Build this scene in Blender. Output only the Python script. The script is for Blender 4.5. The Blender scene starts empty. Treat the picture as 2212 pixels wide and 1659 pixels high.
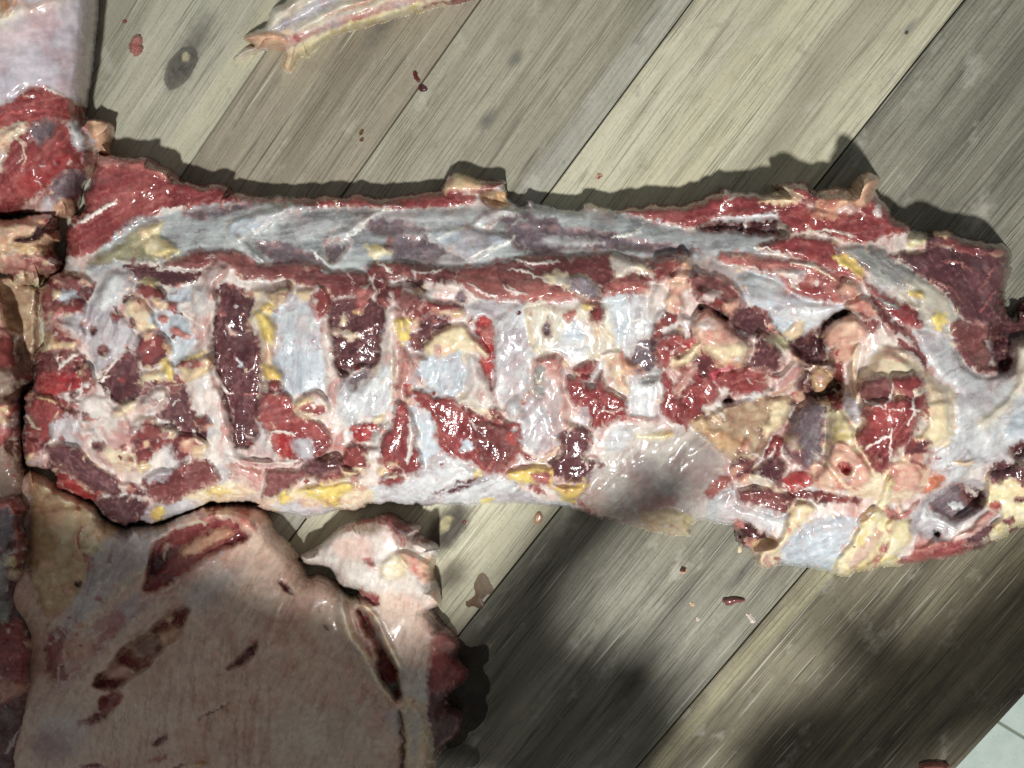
import bpy, math
import numpy as np
from mathutils import Matrix, Vector

sc = bpy.context.scene
COL = sc.collection

# ------------------------------------------------------------------ camera
# trace units: the picture is 2212 x 1659 units; 26 mm equivalent phone lens
FW, FH = 2212.0, 1659.0
FOC = 26.0 / 36.0 * FW
DIST = 0.60
TILT = math.radians(6.7)
fwd = np.array([-0.6 * math.sin(TILT), -0.8 * math.sin(TILT), -math.cos(TILT)])
rgt = np.cross(fwd, np.array([0.0, 1.0, 0.0])); rgt /= np.linalg.norm(rgt)
upv = np.cross(rgt, fwd)
CPOS = -fwd * DIST
cam = bpy.data.cameras.new('camera')
cam.lens = 26.0; cam.sensor_width = 36.0; cam.clip_start = 0.02; cam.clip_end = 20.0
cam_ob = bpy.data.objects.new('camera', cam); COL.objects.link(cam_ob)
cam_ob.matrix_world = Matrix(((rgt[0], upv[0], -fwd[0], CPOS[0]), (rgt[1], upv[1], -fwd[1], CPOS[1]),
                              (rgt[2], upv[2], -fwd[2], CPOS[2]), (0, 0, 0, 1)))
sc.camera = cam_ob

# ------------------------------------------------------------------ light
world = bpy.data.worlds.new('World'); sc.world = world; world.use_nodes = True
bg = world.node_tree.nodes['Background']
bg.inputs[0].default_value = (0.96, 1.0, 0.98, 1); bg.inputs[1].default_value = 0.19
LAMP = np.array([0.06, -0.52, 1.25])
lp = bpy.data.lights.new('ceiling_lamp', 'POINT'); lp.energy = 88.0; lp.shadow_soft_size = 0.034
lp.color = (1.0, 0.99, 0.96)
lo = bpy.data.objects.new('ceiling_lamp', lp); COL.objects.link(lo); lo.location = LAMP
sc.view_settings.view_transform = 'Standard'; sc.view_settings.look = 'None'
sc.view_settings.exposure = 0.0; sc.view_settings.gamma = 1.0

# ------------------------------------------------------------------ tracing helpers
TILES = {'F': (0, 0, 1.0)}
for r_, y0_ in (('A', 0), ('B', 800), ('C', 1500), ('D', 2124)):
    for c_, x0_ in (('1', 0), ('2', 1000), ('3', 2000), ('4', 2832)):
        TILES[r_ + c_] = (x0_ * FW / 4032, y0_ * FW / 4032, 1200.0 / 4032.0)

def P(s):
    t = TILES['F']; out = []
    for tok in s.split():
        if tok in TILES: t = TILES[tok]
        else:
            a, b = tok.split(',')
            out.append((t[0] + float(a) * t[2], t[1] + float(b) * t[2]))
    return np.array(out)

def smooth(p, closed=True, n=4):
    m = len(p); out = []
    for i in range(m if closed else m - 1):
        if closed: a, b, c, d = p[i - 1], p[i], p[(i + 1) % m], p[(i + 2) % m]
        else: a, b, c, d = p[max(i - 1, 0)], p[i], p[i + 1], p[min(i + 2, m - 1)]
        for k in range(n):
            t = k / n
            out.append(0.5 * ((2 * b) + (c - a) * t + (2 * a - 5 * b + 4 * c - d) * t * t + (3 * b - a - 3 * c + d) * t ** 3))
    if not closed: out.append(p[-1])
    return np.array(out)

def sdf(p, U, V):
    """signed distance to a closed polygon, negative inside"""
    d2 = np.full(U.shape, 1e12, np.float32); ins = np.zeros(U.shape, bool)
    q = np.roll(p, -1, 0)
    for (x0, y0), (x1, y1) in zip(p, q):
        dx, dy = x1 - x0, y1 - y0; L = dx * dx + dy * dy
        if L < 1e-9: continue
        t = np.clip(((U - x0) * dx + (V - y0) * dy) / L, 0, 1)
        d2 = np.minimum(d2, (U - x0 - t * dx) ** 2 + (V - y0 - t * dy) ** 2)
        if y0 != y1:
            ins ^= ((y0 > V) != (y1 > V)) & (U < dx * (V - y0) / dy + x0)
    d = np.sqrt(d2)
    return np.where(ins, -d, d)

def linedist(p, U, V):
    d2 = np.full(U.shape, 1e12, np.float32); tt = np.zeros(U.shape, np.float32)
    n = len(p) - 1
    for i in range(n):
        x0, y0 = p[i]; x1, y1 = p[i + 1]
        dx, dy = x1 - x0, y1 - y0; L = max(dx * dx + dy * dy, 1e-9)
        t = np.clip(((U - x0) * dx + (V - y0) * dy) / L, 0, 1)
        d = (U - x0 - t * dx) ** 2 + (V - y0 - t * dy) ** 2
        m = d < d2
        d2 = np.where(m, d, d2); tt = np.where(m, (i + t) / n, tt)
    return np.sqrt(d2), tt

_tab = {}
def vn(x, y, seed):
    if seed not in _tab: _tab[seed] = np.random.RandomState(seed).rand(128, 128).astype(np.float32)
    T = _tab[seed]
    xi = np.floor(x).astype(np.int32); yi = np.floor(y).astype(np.int32)
    fx = (x - xi).astype(np.float32); fy = (y - yi).astype(np.float32)
    fx = fx * fx * fx * (fx * (fx * 6 - 15) + 10); fy = fy * fy * fy * (fy * (fy * 6 - 15) + 10)
    x0 = xi & 127; x1 = (xi + 1) & 127; y0 = yi & 127; y1 = (yi + 1) & 127
    a = T[y0, x0]; b = T[y0, x1]; c = T[y1, x0]; d = T[y1, x1]
    return (a + (b - a) * fx) * (1 - fy) + (c + (d - c) * fx) * fy

def fbm(U, V, wl, seed, octv=3, ang=0.0, st=1.0, gain=0.55):
    """noise in about -1..1; st stretches it along the direction ang (degrees, picture up)"""
    a = math.radians(ang); ca, sa = math.cos(a), -math.sin(a)
    X = (U * ca + V * sa) / st; Y = -U * sa + V * ca
    tot = 0; amp = 1.0; s = 0.0; w = wl
    for o in range(octv):
        tot = tot + amp * (vn(X / w + 17.3 * o, Y / w + 9.1 * o, (seed * 7 + o) % 997) - 0.5) * 2
        s += amp * amp; amp *= gain; w *= 0.5
    return np.clip(tot / math.sqrt(s) * 1.25, -1.6, 1.6)

def lin(c):
    c = np.asarray(c, np.float32) / 255.0
    return np.where(c <= 0.04045, c / 12.92, ((c + 0.055) / 1.055) ** 2.4).astype(np.float32)

def mix(a, b, t):
    t = np.clip(t, 0, 1)[..., None]
    return a * (1 - t) + b * t

def sstep(a, b, x):
    t = np.clip((x - a) / (b - a), 0, 1); return t * t * (3 - 2 * t)

# ------------------------------------------------------------------ tissues: colour, relief in mm, wetness
MUS = {'dark': ((90, 54, 58), (68, 40, 45), (114, 78, 81)), 'red': ((138, 64, 64), (104, 44, 47), (168, 104, 99)),
       'pink': ((168, 104, 98), (140, 76, 73), (202, 154, 142)), 'brown': ((118, 66, 65), (92, 48, 50), (146, 100, 96)),
       'bright': ((160, 54, 56), (124, 38, 42), (184, 96, 90)), 'purple': ((116, 103, 109), (92, 77, 84), (156, 150, 154)),
       'deep': ((68, 36, 39), (48, 24, 27), (98, 60, 59))}
MEM = {'white': ((198, 199, 200), (152, 142, 146), (226, 226, 225)), 'blue': ((187, 195, 201), (152, 152, 162), (214, 218, 220)),
       'lilac': ((186, 182, 185), (148, 136, 141), (212, 208, 209)), 'silver': ((170, 175, 176), (122, 118, 121), (202, 206, 204)),
       'olive': ((152, 147, 120), (114, 102, 82), (188, 183, 148)), 'cream': ((209, 202, 185), (182, 166, 152), (226, 222, 208)), 'pearl': ((206, 198, 189), (176, 158, 153), (224, 219, 213)),
       'grey': ((138, 137, 134), (102, 92, 92), (176, 177, 171)), 'skin': ((211, 184, 166), (190, 154, 140), (224, 204, 188))}
FAS = {'white': ((214, 204, 197), (190, 152, 144), (230, 223, 216)), 'pink': ((196, 162, 153), (168, 110, 104), (218, 198, 188)),
       'cream': ((217, 202, 172), (200, 164, 142), (230, 220, 196))}
FAT = {'cream': ((217, 200, 165), (202, 162, 140), (228, 217, 186)), 'yellow': ((220, 198, 116), (204, 172, 106), (226, 208, 136)),
       'pale': ((219, 208, 170), (208, 188, 128), (230, 222, 198)), 'pink': ((206, 164, 146), (184, 114, 106), (224, 197, 168)),
       'tan': ((194, 164, 126), (172, 132, 100), (210, 186, 150)), 'peach': ((206, 166, 138), (188, 132, 114), (220, 191, 160)),
       'brown': ((160, 134, 110), (132, 94, 84), (198, 182, 152))}

def tissue(kind, U, V, seed, ang):
    fam, _, var = kind.partition(':')
    n1 = fbm(U, V, 52, seed + 1, 2); n2 = fbm(U, V, 18, seed + 2, 2)
    if fam == 'mus':
        b, d, l = (lin(c) for c in MUS[var])
        f = fbm(U, V, 5.0, seed + 3, 2, ang, 9); f2 = fbm(U, V, 18, seed + 4, 2, ang, 4)
        c = mix(b, d, 0.5 * sstep(-0.1, 0.9, -f2) + 0.3 * sstep(0, 1, n2) + 0.3 * sstep(0, 1, n1))
        c = mix(c, l, 0.45 * sstep(0.1, 1.1, f) + 0.35 * sstep(0.2, 1.0, -n1))
        g = fbm(U, V, 7, seed + 6, 2)
        c = c * (1 + 0.16 * g)[..., None]; c = mix(c, lin((182, 140, 134)), 0.14 * sstep(0.2, 1.2, g + 0.4 * f))
        h = 0.14 * f + 0.8 * f2 + 0.3 * n2 + 1.3 * n1 + 0.18 * g
        w = np.full(U.shape, 0.92, np.float32)
    elif fam == 'mem':
        b, d, l = (lin(c) for c in MEM[var])
        f = fbm(U, V, 3.6, seed + 3, 2, ang, 16); f2 = fbm(U, V, 10, seed + 5, 2, ang, 8)
        r1 = 1 - np.abs(fbm(U, V, 16, seed + 4, 2, ang + 12, 7)); fold = fbm(U, V, 30, seed + 6, 2, ang, 3.5)
        c = mix(b, d, 0.55 * sstep(0.0, 1.1, n1 + 0.6 * f2) + 0.42 * sstep(0.05, 1.0, -f))
        c = mix(c, l, 0.5 * sstep(0.1, 1.0, f) * sstep(-0.5, 0.6, f2) + 0.45 * sstep(0.86, 1.0, r1) + 0.3 * sstep(0.2, 1, -n1))
        h = 0.06 * f + 0.22 * f2 + 0.25 * r1 + 0.9 * n1 + 0.9 * fold
        w = np.full(U.shape, 0.85, np.float32)
        if var == 'skin':
            dash = fbm(U, V, 4.6, seed + 9, 2, ang, 10); wr = 1 - np.abs(fbm(U, V, 26, seed + 12, 2, ang, 6))
            c = mix(c, lin((160, 122, 108)), 0.5 * sstep(0.2, 1.1, dash + 0.3 * n1)); c = mix(c, lin((226, 212, 198)), 0.35 * sstep(0.9, 1.0, wr))
        if var in ('skin', 'cream', 'pearl'): h = 0.14 * f + 0.25 * f2 + 0.9 * n1 + 0.6 * fold; w -= 0.12
    elif fam == 'fas':
        b, d, l = (lin(c) for c in FAS[var])
        f = fbm(U, V, 4.5, seed + 3, 2, ang, 9); r1 = 1 - np.abs(fbm(U, V, 13, seed + 4, 2, ang, 5))
        n3 = fbm(U, V, 38, seed + 8, 3, ang, 2.4)
        c = mix(b, d, 0.4 * sstep(0.1, 1.0, n1) + 0.45 * sstep(0.2, 1.0, n3) + 0.3 * sstep(0.1, 1.0, -f))
        c = mix(c, l, 0.6 * sstep(0.75, 1.0, r1) + 0.3 * sstep(0.2, 1.0, f))
        c = mix(c, lin((158, 92, 88)), 0.45 * sstep(0.55, 1.1, n3 - 0.3 * n1))
        c = mix(c, lin((172, 170, 174)), 0.55 * sstep(0.25, 0.9, -n3 + 0.2 * n1))
        g = fbm(U, V, 8, seed + 7, 2); c = c * (1 + 0.08 * g)[..., None]; c = mix(c, lin((190, 128, 118)), 0.3 * sstep(0.5, 1.2, g + 0.5 * n3))
        h = 0.1 * f + 0.55 * r1 + 0.9 * n1 + 0.9 * n3 + 0.15 * g
        w = np.full(U.shape, 0.8, np.float32)
    elif fam == 'fat':
        b, d, l = (lin(c) for c in FAT[var])
        bil = np.abs(fbm(U, V, 19, seed + 3, 2, ang, 1.4))
        c = mix(b, d, 0.7 * sstep(0.0, 1.0, n1 + 0.4 * n2) + 0.4 * sstep(0.2, 0.0, bil))
        c = mix(c, l, 0.5 * sstep(0.3, 0.9, bil))
        h = 1.7 * np.sqrt(np.minimum(bil, 1)) + 1.1 * n1
        w = np.full(U.shape, 0.72, np.float32)
    elif fam == 'mixed':
        red, dk, pk, cr, wh, ye = (lin(c) for c in ((126, 64, 62), (86, 48, 50), (182, 130, 120), (212, 190, 160), (214, 205, 200), (210, 186, 132)))
        m = fbm(U, V, 30, seed + 3, 3, ang, 1.8); q = fbm(U, V, 36, seed + 5, 3, ang + 40, 1.5)
        bias = {'red': -0.35, 'pink': 0.1, 'cream': 0.4, 'dark': -0.6}.get(var, 0.0)
        c = mix(red, dk, sstep(0.0, 0.8, -q))
        c = mix(c, pk, sstep(-0.2, 0.5, m + bias))
        c = mix(c, cr, sstep(0.2, 0.8, m + 0.3 * q + bias))
        c = mix(c, wh, sstep(0.4, 0.95, q + 0.2 * m + bias * 0.6))
        c = mix(c, ye, 0.4 * sstep(0.7, 1.1, m - q * 0.5 + bias * 0.5))
        r1 = 1 - np.abs(fbm(U, V, 22, seed + 6, 2, ang, 2))
        h = 2.2 * np.abs(m) + 1.0 * r1 + 1.2 * q
        w = np.full(U.shape, 0.88, np.float32)
    elif fam == 'flat':
        b = lin([int(x) for x in var.split(',')])
        c = b * (1 + 0.12 * n1 + 0.08 * n2)[..., None]
        h = 0.5 * n1 + 0.2 * n2
        w = np.full(U.shape, 0.75, np.float32)
    return np.clip(c, 0.002, 0.95), h, w

# ------------------------------------------------------------------ relief bodies
G = 2.0
def prof(t):
    t = np.clip(t, 0, 1); return np.sqrt(np.maximum(1 - (1 - t) ** 2, 0))

def tps(pts, U, V):
    p = np.array(pts, float); n = len(p)
    X = p[:, :2] / 100.0; z = p[:, 2]
    def ker(r2): return 0.5 * r2 * np.log(r2 + 1e-6)
    D = ((X[:, None] - X[None]) ** 2).sum(-1)
    A = np.zeros((n + 3, n + 3)); A[:n, :n] = ker(D) + 0.08 * np.eye(n); A[:n, n] = 1; A[:n, n + 1:] = X
    A[n, :n] = 1; A[n + 1:, :n] = X.T
    w = np.linalg.solve(A, np.concatenate([z, np.zeros(3)]))
    ny, nx = U.shape; sy = np.unique(np.append(np.arange(0, ny, 6), ny - 1)); sx = np.unique(np.append(np.arange(0, nx, 6), nx - 1))
    u = U[0, sx] / 100.0; v = V[sy, 0] / 100.0
    r = np.full((len(sy), len(sx)), w[n]) + w[n + 1] * u[None] + w[n + 2] * v[:, None]
    for i in range(n):
        r += w[i] * ker((u[None] - X[i, 0]) ** 2 + (v[:, None] - X[i, 1]) ** 2)
    r = np.array([np.interp(np.arange(nx), sx, row) for row in r])
    r = np.array([np.interp(np.arange(ny), sy, c) for c in r.T]).T
    return r.astype(np.float32)

def project(U, V, zmm):
    """the point of the place, at height z above the table, that this picture position shows"""
    d = fwd[None] * FOC + (U.reshape(-1, 1) - FW / 2) * rgt[None] - (V.reshape(-1, 1) - FH / 2) * upv[None]
    t = (zmm.reshape(-1, 1) / 1000.0 - CPOS[2]) / d[:, 2:3]
    return CPOS[None] + d * t

SEED = [11]
def newseed():
    SEED[0] += 13; return SEED[0]

SUB = {'torn_hole', 'slit', 'fat_patch', 'fat_lump', 'membrane_flap', 'fascia_patch'}
class Body:
    def __init__(self, name, label, category, base, outline, pts, edge=30, rag=3, kind='fas:white', ang=0, group=None, lump=1.0, zmin=0.3, brow=0.4, blur=3):
        self.blur = blur
        self.name, self.label, self.category, self.base, self.group = name, label, category, base, group
        p = smooth(P(outline)); self.zmin = zmin
        u0 = math.floor((p[:, 0].min() - 24) / G) * G; u1 = p[:, 0].max() + 24
        v0 = math.floor((p[:, 1].min() - 24) / G) * G; v1 = p[:, 1].max() + 24
        self.u0, self.v0 = u0, v0
        self.U, self.V = (a.astype(np.float32) for a in np.meshgrid(np.arange(u0, u1, G), np.arange(v0, v1, G)))
        U, V = self.U, self.V; s = newseed()
        wu = rag * fbm(U, V, 22, s, 3); wv = rag * fbm(U, V, 22, s + 5, 3)
        self.sd = sdf(p, U + wu, V + wv)
        e = edge(U, V) if callable(edge) else edge
        self.H = tps(pts, U, V)
        # a side that faces the camera shows its full height, one that faces away ends in a narrow rounded brow
        gy, gx = np.gradient(sdf(p, U, V)); gl = np.sqrt(gx * gx + gy * gy) + 1e-6
        facing = -(gx / gl * (U - 1218) + gy / gl * (V - 680))
        hh = np.clip(self.H, 2, 120)
        e1 = np.minimum(e, 2.6) + np.minimum(1.2 * np.maximum(facing, 0) * hh / (600 - hh), 42)
        self.env = (1 - brow + brow * prof(-self.sd / e)) * prof(-self.sd / e1)
        c, h, w = tissue(kind, U, V, newseed(), ang)
        self.H = self.H + lump * h
        self.C = c; self.W = w
        self.own = np.zeros(U.shape, np.int16); self.parts = [base]; self.rims = []; self.par = {0: None}

    def win(self, p, pad):
        j0 = max(int((p[:, 0].min() - pad - self.u0) / G), 0); j1 = min(int((p[:, 0].max() + pad - self.u0) / G) + 2, self.U.shape[1])
        i0 = max(int((p[:, 1].min() - pad - self.v0) / G), 0); i1 = min(int((p[:, 1].max() + pad - self.v0) / G) + 2, self.U.shape[0])
        return slice(i0, i1), slice(j0, j1)

    def add(self, name, poly, kind, h=3.0, e=9.0, r=3.0, ang=0.0, to=None, lump=1.0, soft=None, rim=None, wet=None, mixin=1.0, slope=None):
        """a piece of tissue traced from the photo: raises (h mm) or levels (to = mm) the relief and brings its own colour.
        With a name it becomes a part of its own."""
        p = smooth(P(poly) if isinstance(poly, str) else poly)
        W = self.win(p, 14)
        U, V = self.U[W], self.V[W]
        if U.size == 0: return
        s = newseed()
        wu = r * fbm(U, V, 6 + 3.5 * r, s, 3); wv = r * fbm(U, V, 6 + 3.5 * r, s + 3, 3)
        sd = sdf(p, U + wu, V + wv)
        c, b, w = tissue(kind, U, V, s + 7, ang)
        fam = kind.split(':')[0]
        if soft is None: soft = {'mus': 6.0, 'mem': 11.0, 'fas': 10.0, 'fat': 7.0, 'mixed': 8.0}.get(fam, 5.0)
        soft = min(soft, max(3.0, 0.35 * min(np.ptp(p[:, 0]), np.ptp(p[:, 1]))))
        h = h * (1.15 if h > 0 else 1.7)
        pr = sstep(0, 1, -sd / (e * 1.5) + 0.15) if fam in ('mem', 'fas', 'flat') else prof(-sd / (e * 1.25))
        al = np.clip(0.5 - (sd + min(r, 3.0) * 1.0 * fbm(U, V, 8, s + 11, 2)) / soft, 0, 1)
        H = self.H[W]
        if slope is not None:
            cu, cv = p.mean(0); hh = h + slope[0] * (U - cu) / 100 + slope[1] * (V - cv) / 100
        else: hh = h
        if to is not None: H2 = H * (1 - pr) + (to + lump * b) * pr
        else: H2 = H + pr * (hh + lump * b * 0.8)
        if name and fam != 'mem' and abs(h) > 3: H2 = H2 - 0.7 * np.exp(-((sd - 3.0) / 3.0) ** 2)   # crevice round the piece
        self.H[W] = H2
        if fam == 'mus':                          # pinkish film where the muscle runs out under the membrane
            c = mix(c, lin((186, 140, 132)), (0.5 * np.exp(-(np.maximum(-sd, 0) / 7.0) ** 2)) * sstep(-0.5, 0.8, fbm(U, V, 16, s + 13, 2)))
        if rim is not None:
            c = mix(c, lin(rim), np.exp(-(np.maximum(-sd, 0) / 3.0) ** 2) * 0.65)
        self.C[W] = mix(self.C[W], c, al * mixin)
        self.W[W] = self.W[W] * (1 - al) + al * (w if wet is None else wet)
        if name:
            o = self.own[W]; under = o[sd < 0]; pa = 0
            if name in SUB and under.size:        # sits on another part: a sub-part of it
                v_, n_ = np.unique(under, return_counts=True); pa = int(v_[n_.argmax()])
                if self.par.get(pa): pa = self.par[pa]
            self.parts.append(name); o[(sd < 0)] = len(self.parts) - 1; self.par[len(self.parts) - 1] = pa
            self.rims.append((p, kind))

    def line(self, poly, width, kind='flat:224,214,206', h=1.5, r=1.5, taper=0.6, name=None, wet=None, mixin=1.0):
        p = smooth(P(poly) if isinstance(poly, str) else poly, closed=False)
        W = self.win(p, width + 8); U, V = self.U[W], self.V[W]
        if U.size == 0: return
        s = newseed()
        d, t = linedist(p, U + r * fbm(U, V, 14, s, 2), V + r * fbm(U, V, 14, s + 3, 2))
        wd = width * 0.5 * (1 - taper * (2 * t - 1) ** 2)
        sd = d - wd
        c, b, w = tissue(kind, U, V, s + 5, 0)
        pr = prof(-sd / np.maximum(wd, 1)); al = np.clip(0.5 - sd / 2.2, 0, 1)
        self.H[W] += pr * (h + 0.3 * b)
        self.C[W] = mix(self.C[W], c, al * mixin)
        if wet is not None: self.W[W] = self.W[W] * (1 - al) + al * wet
        if name:
            self.parts.append(name); self.own[W][sd < 0] = len(self.parts) - 1

    def scatter(self, poly, n, size, kinds, h=(1.0, 4.0), seed=1, thread=False, colours=None):
        """small shreds and threads of torn tissue lying in a region"""
        rs = np.random.RandomState(seed); p = P(poly) if isinstance(poly, str) else poly
        lo, hi = p.min(0), p.max(0); k = 0; guard = 0
        while k < n and guard < n * 30:
            guard += 1
            c = lo + rs.rand(2) * (hi - lo)
            if sdf(p, np.array([[c[0]]]), np.array([[c[1]]]))[0, 0] > 0: continue
            k += 1; z = size[0] + rs.rand() ** 2 * (size[1] - size[0]); kd = kinds[rs.randint(len(kinds))]
            if thread:
                a = rs.rand() * 2 * math.pi; q = [c]
                for _ in range(4):
                    a += rs.randn() * 0.5; q.append(q[-1] + np.array([math.cos(a), math.sin(a)]) * z * 0.3)
                self.line(np.array(q), 2.2 + rs.rand() * 2.6, kd, h=rs.uniform(*h), r=1.0, mixin=0.85)
            else:
                m = rs.randint(6, 9); a0 = rs.rand() * 6.28; asp = 0.28 + 0.4 * rs.rand()
                q = []
                for i in range(m):
                    a = 2 * math.pi * i / m; rr = z * (0.55 + 0.6 * rs.rand())
                    x, y = math.cos(a) * rr, math.sin(a) * rr * asp
                    q.append((c[0] + x * math.cos(a0) - y * math.sin(a0), c[1] + x * math.sin(a0) + y * math.cos(a0)))
                self.add(None, np.array(q), kd, h=rs.uniform(*h), e=max(3, z * 0.5), r=min(4, z * 0.4), ang=rs.rand() * 180, lump=0.5)

    def fringe(self, step=16.0, seed=3, skip=()):
        '''torn shreds and threads along the borders of the pieces'''
        rs = np.random.RandomState(seed); rims = list(self.rims)
        pool = ['fas:white', 'fas:pink', 'fas:pink', 'mus:pink', 'mus:red', 'mus:brown', 'fat:cream', 'fas:cream', 'mem:lilac', 'fat:pink']
        for p, kind in rims:
            if kind.split(':')[0] in skip: continue
            seg = np.linalg.norm(np.roll(p, -1, 0) - p, axis=1); L = seg.sum(); n = int(L / step)
            cum = np.concatenate([[0], np.cumsum(seg)])
            for _ in range(n):
                t = rs.rand() * L; i = min(np.searchsorted(cum, t) - 1, len(p) - 1); i = max(i, 0)
                q = p[i] + (p[(i + 1) % len(p)] - p[i]) * ((t - cum[i]) / max(seg[i], 1e-6))
                tg = (p[(i + 1) % len(p)] - p[i]) / max(seg[i], 1e-6)
                q = q + rs.randn(2) * 2.0
                if rs.rand() < 0.55:
                    z = 2.6 + 7 * rs.rand() ** 2; a0 = math.atan2(tg[1], tg[0]) + rs.randn() * 0.6; m = 6; o = []
                    asp = 0.35 + 0.5 * rs.rand()
                    for k in range(m):
                        a = 2 * math.pi * k / m; rr = z * (0.6 + 0.6 * rs.rand()); x, y = math.cos(a) * rr, math.sin(a) * rr * asp
                        o.append((q[0] + x * math.cos(a0) - y * math.sin(a0), q[1] + x * math.sin(a0) + y * math.cos(a0)))
                    kd = kind if (rs.rand() < 0.35 and not kind.startswith('flat')) else pool[rs.randint(len(pool))]
                    self.add(None, np.array(o), kd, h=0.5 + 1.3 * rs.rand(), e=max(3, z * 0.7), r=1.4, lump=0.2, ang=rs.rand() * 180, mixin=0.35 + 0.4 * rs.rand())
                else:
                    a = math.atan2(tg[1], tg[0]) + rs.choice([0.0, 0.0, 1.2]) + rs.randn() * 0.35; o = [q]
                    for _k in range(3):
                        a += rs.randn() * 0.35; o.append(o[-1] + np.array([math.cos(a), math.sin(a)]) * (3 + 5 * rs.rand()))
                    self.line(np.array(o), 1.8 + 2.2 * rs.rand(), ['fas:white', 'fas:pink', 'fas:cream', 'mus:pink'][rs.randint(4)], h=0.5 + 0.9 * rs.rand(), r=0.8, mixin=0.4 + 0.4 * rs.rand())

    def finish(self):
        # tissue colour runs on over the rim of the body
        U, V = self.U, self.V; ny, nx = U.shape
        gy, gx = np.gradient(self.sd); gl = np.sqrt(gx * gx + gy * gy) + 1e-6
        mv = np.where(self.own == 0, np.maximum(self.sd + 22.0, 0), np.maximum(self.sd + 6.0, 0)) / G
        jj, ii = np.meshgrid(np.arange(nx), np.arange(ny))
        wob = 1.4
        sj = np.clip(np.rint(jj - gx / gl * mv + wob * fbm(U, V, 9, 801, 2)), 0, nx - 1).astype(int)
        si = np.clip(np.rint(ii - gy / gl * mv + wob * fbm(U, V, 9, 811, 2)), 0, ny - 1).astype(int)
        C = self.C[si, sj]
        lum = C.mean(2)
        t1 = fbm(U, V, 80, 821, 4); t2 = fbm(U, V, 26, 831, 4)
        C = C * (1 - (0.5 * sstep(0.1, 1.1, t1 + 0.5 * t2) * sstep(0.12, 0.4, lum))[..., None] * np.array([0.10, 0.34, 0.36], np.float32))
        C = mix(C, lin((168, 150, 148)), 0.08 * sstep(0.3, 1.1, t2 - 0.4 * t1) * sstep(0.25, 0.08, lum))
        self.C = C

    def build(self, material):
        self.finish()
        H = self.H
        for _ in range(self.blur):                # wet tissue has rounded edges
            Hp = np.pad(H, ((2, 2), (0, 0)), mode='edge'); H = (Hp[:-4] + 4 * Hp[1:-3] + 6 * Hp[2:-2] + 4 * Hp[3:-1] + Hp[4:]) / 16
            Hp = np.pad(H, ((0, 0), (2, 2)), mode='edge'); H = (Hp[:, :-4] + 4 * Hp[:, 1:-3] + 6 * Hp[:, 2:-2] + 4 * Hp[:, 3:-1] + Hp[:, 4:]) / 16
        z = np.maximum(H, min(1.2, self.zmin * 2)) * self.env
        ins = self.sd < 0
        z = np.where(ins, np.maximum(z, self.zmin), self.zmin)
        ny, nx = z.shape
        cell = ins[:-1, :-1] | ins[1:, :-1] | ins[:-1, 1:] | ins[1:, 1:]
        XYZ = project(self.U, self.V, z).reshape(ny, nx, 3)
        du = np.zeros_like(XYZ); dv = np.zeros_like(XYZ)
        du[:, 1:-1] = XYZ[:, 2:] - XYZ[:, :-2]; dv[1:-1] = XYZ[2:] - XYZ[:-2]
        N = np.cross(dv, du); N /= np.linalg.norm(N, axis=2, keepdims=True) + 1e-12
        N[..., 2] = np.where(np.abs(N).sum(2) < 0.5, 1, N[..., 2])
        # base position of the thing
        m = ins; cen = XYZ[m].mean(0); loc = np.array([cen[0], cen[1], 0.0])
        root = bpy.data.objects.new(self.name, None); COL.objects.link(root); root.location = loc
        root.empty_display_size = 0.02
        root['label'] = self.label; root['category'] = self.category
        if self.group: root['group'] = self.group
        XYZ = XYZ - loc
        co = self.own[:-1, :-1].copy(); co[~cell] = -1
        for i in range(1, len(self.parts)):       # keep each part in one piece
            mk = co == i
            if not mk.any(): continue
            ii, jj = np.where(mk); i0, i1, j0, j1 = ii.min(), ii.max() + 1, jj.min(), jj.max() + 1
            sub = mk[i0:i1, j0:j1]; left = sub.copy(); best = None; total = sub.sum()
            for _ in range(12):
                if not left.any() or (best is not None and best.sum() >= left.sum()): break
                a, b = np.argwhere(left)[left.sum() // 2]
                f = np.zeros_like(sub); f[a, b] = True; cnt = 1
                while True:
                    g = np.pad(f, 1)
                    f2 = (g[1:-1, 1:-1] | g[:-2, 1:-1] | g[2:, 1:-1] | g[1:-1, :-2] | g[1:-1, 2:]) & sub
                    c2 = f2.sum(); f = f2
                    if c2 == cnt: break
                    cnt = c2
                if best is None or f.sum() > best.sum(): best = f
                left &= ~f
            lost = sub & ~best
            cs = co[i0:i1, j0:j1]; cs[lost] = 0
            if best.sum() < 12: cs[best] = 0
        nrm = N.reshape(-1, 3)
        col = np.concatenate([self.C, np.ones((ny, nx, 1))], 2).reshape(-1, 4).astype(np.float32)
        wet = self.W.reshape(-1).astype(np.float32)
        # the body under its parts is sunk a little
        touch = np.zeros((ny, nx), bool); b0 = (co == 0)
        for a in (0, 1):
            for b in (0, 1): touch[a:a + ny - 1, b:b + nx - 1] |= b0
        zb = np.where(touch, z, np.maximum(z - 2.0, 0.2))
        XB = project(self.U, self.V, zb).reshape(ny, nx, 3) - loc
        objs = {}
        for i, nm in enumerate(self.parts):
            mk = cell if i == 0 else co == i
            if not mk.any(): continue
            pa = self.par.get(i) or 0
            objs[i] = grid_mesh(nm, XB if i == 0 else XYZ, mk, nrm, col, wet, material, objs.get(pa, root) if pa else root)
        return root

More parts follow.
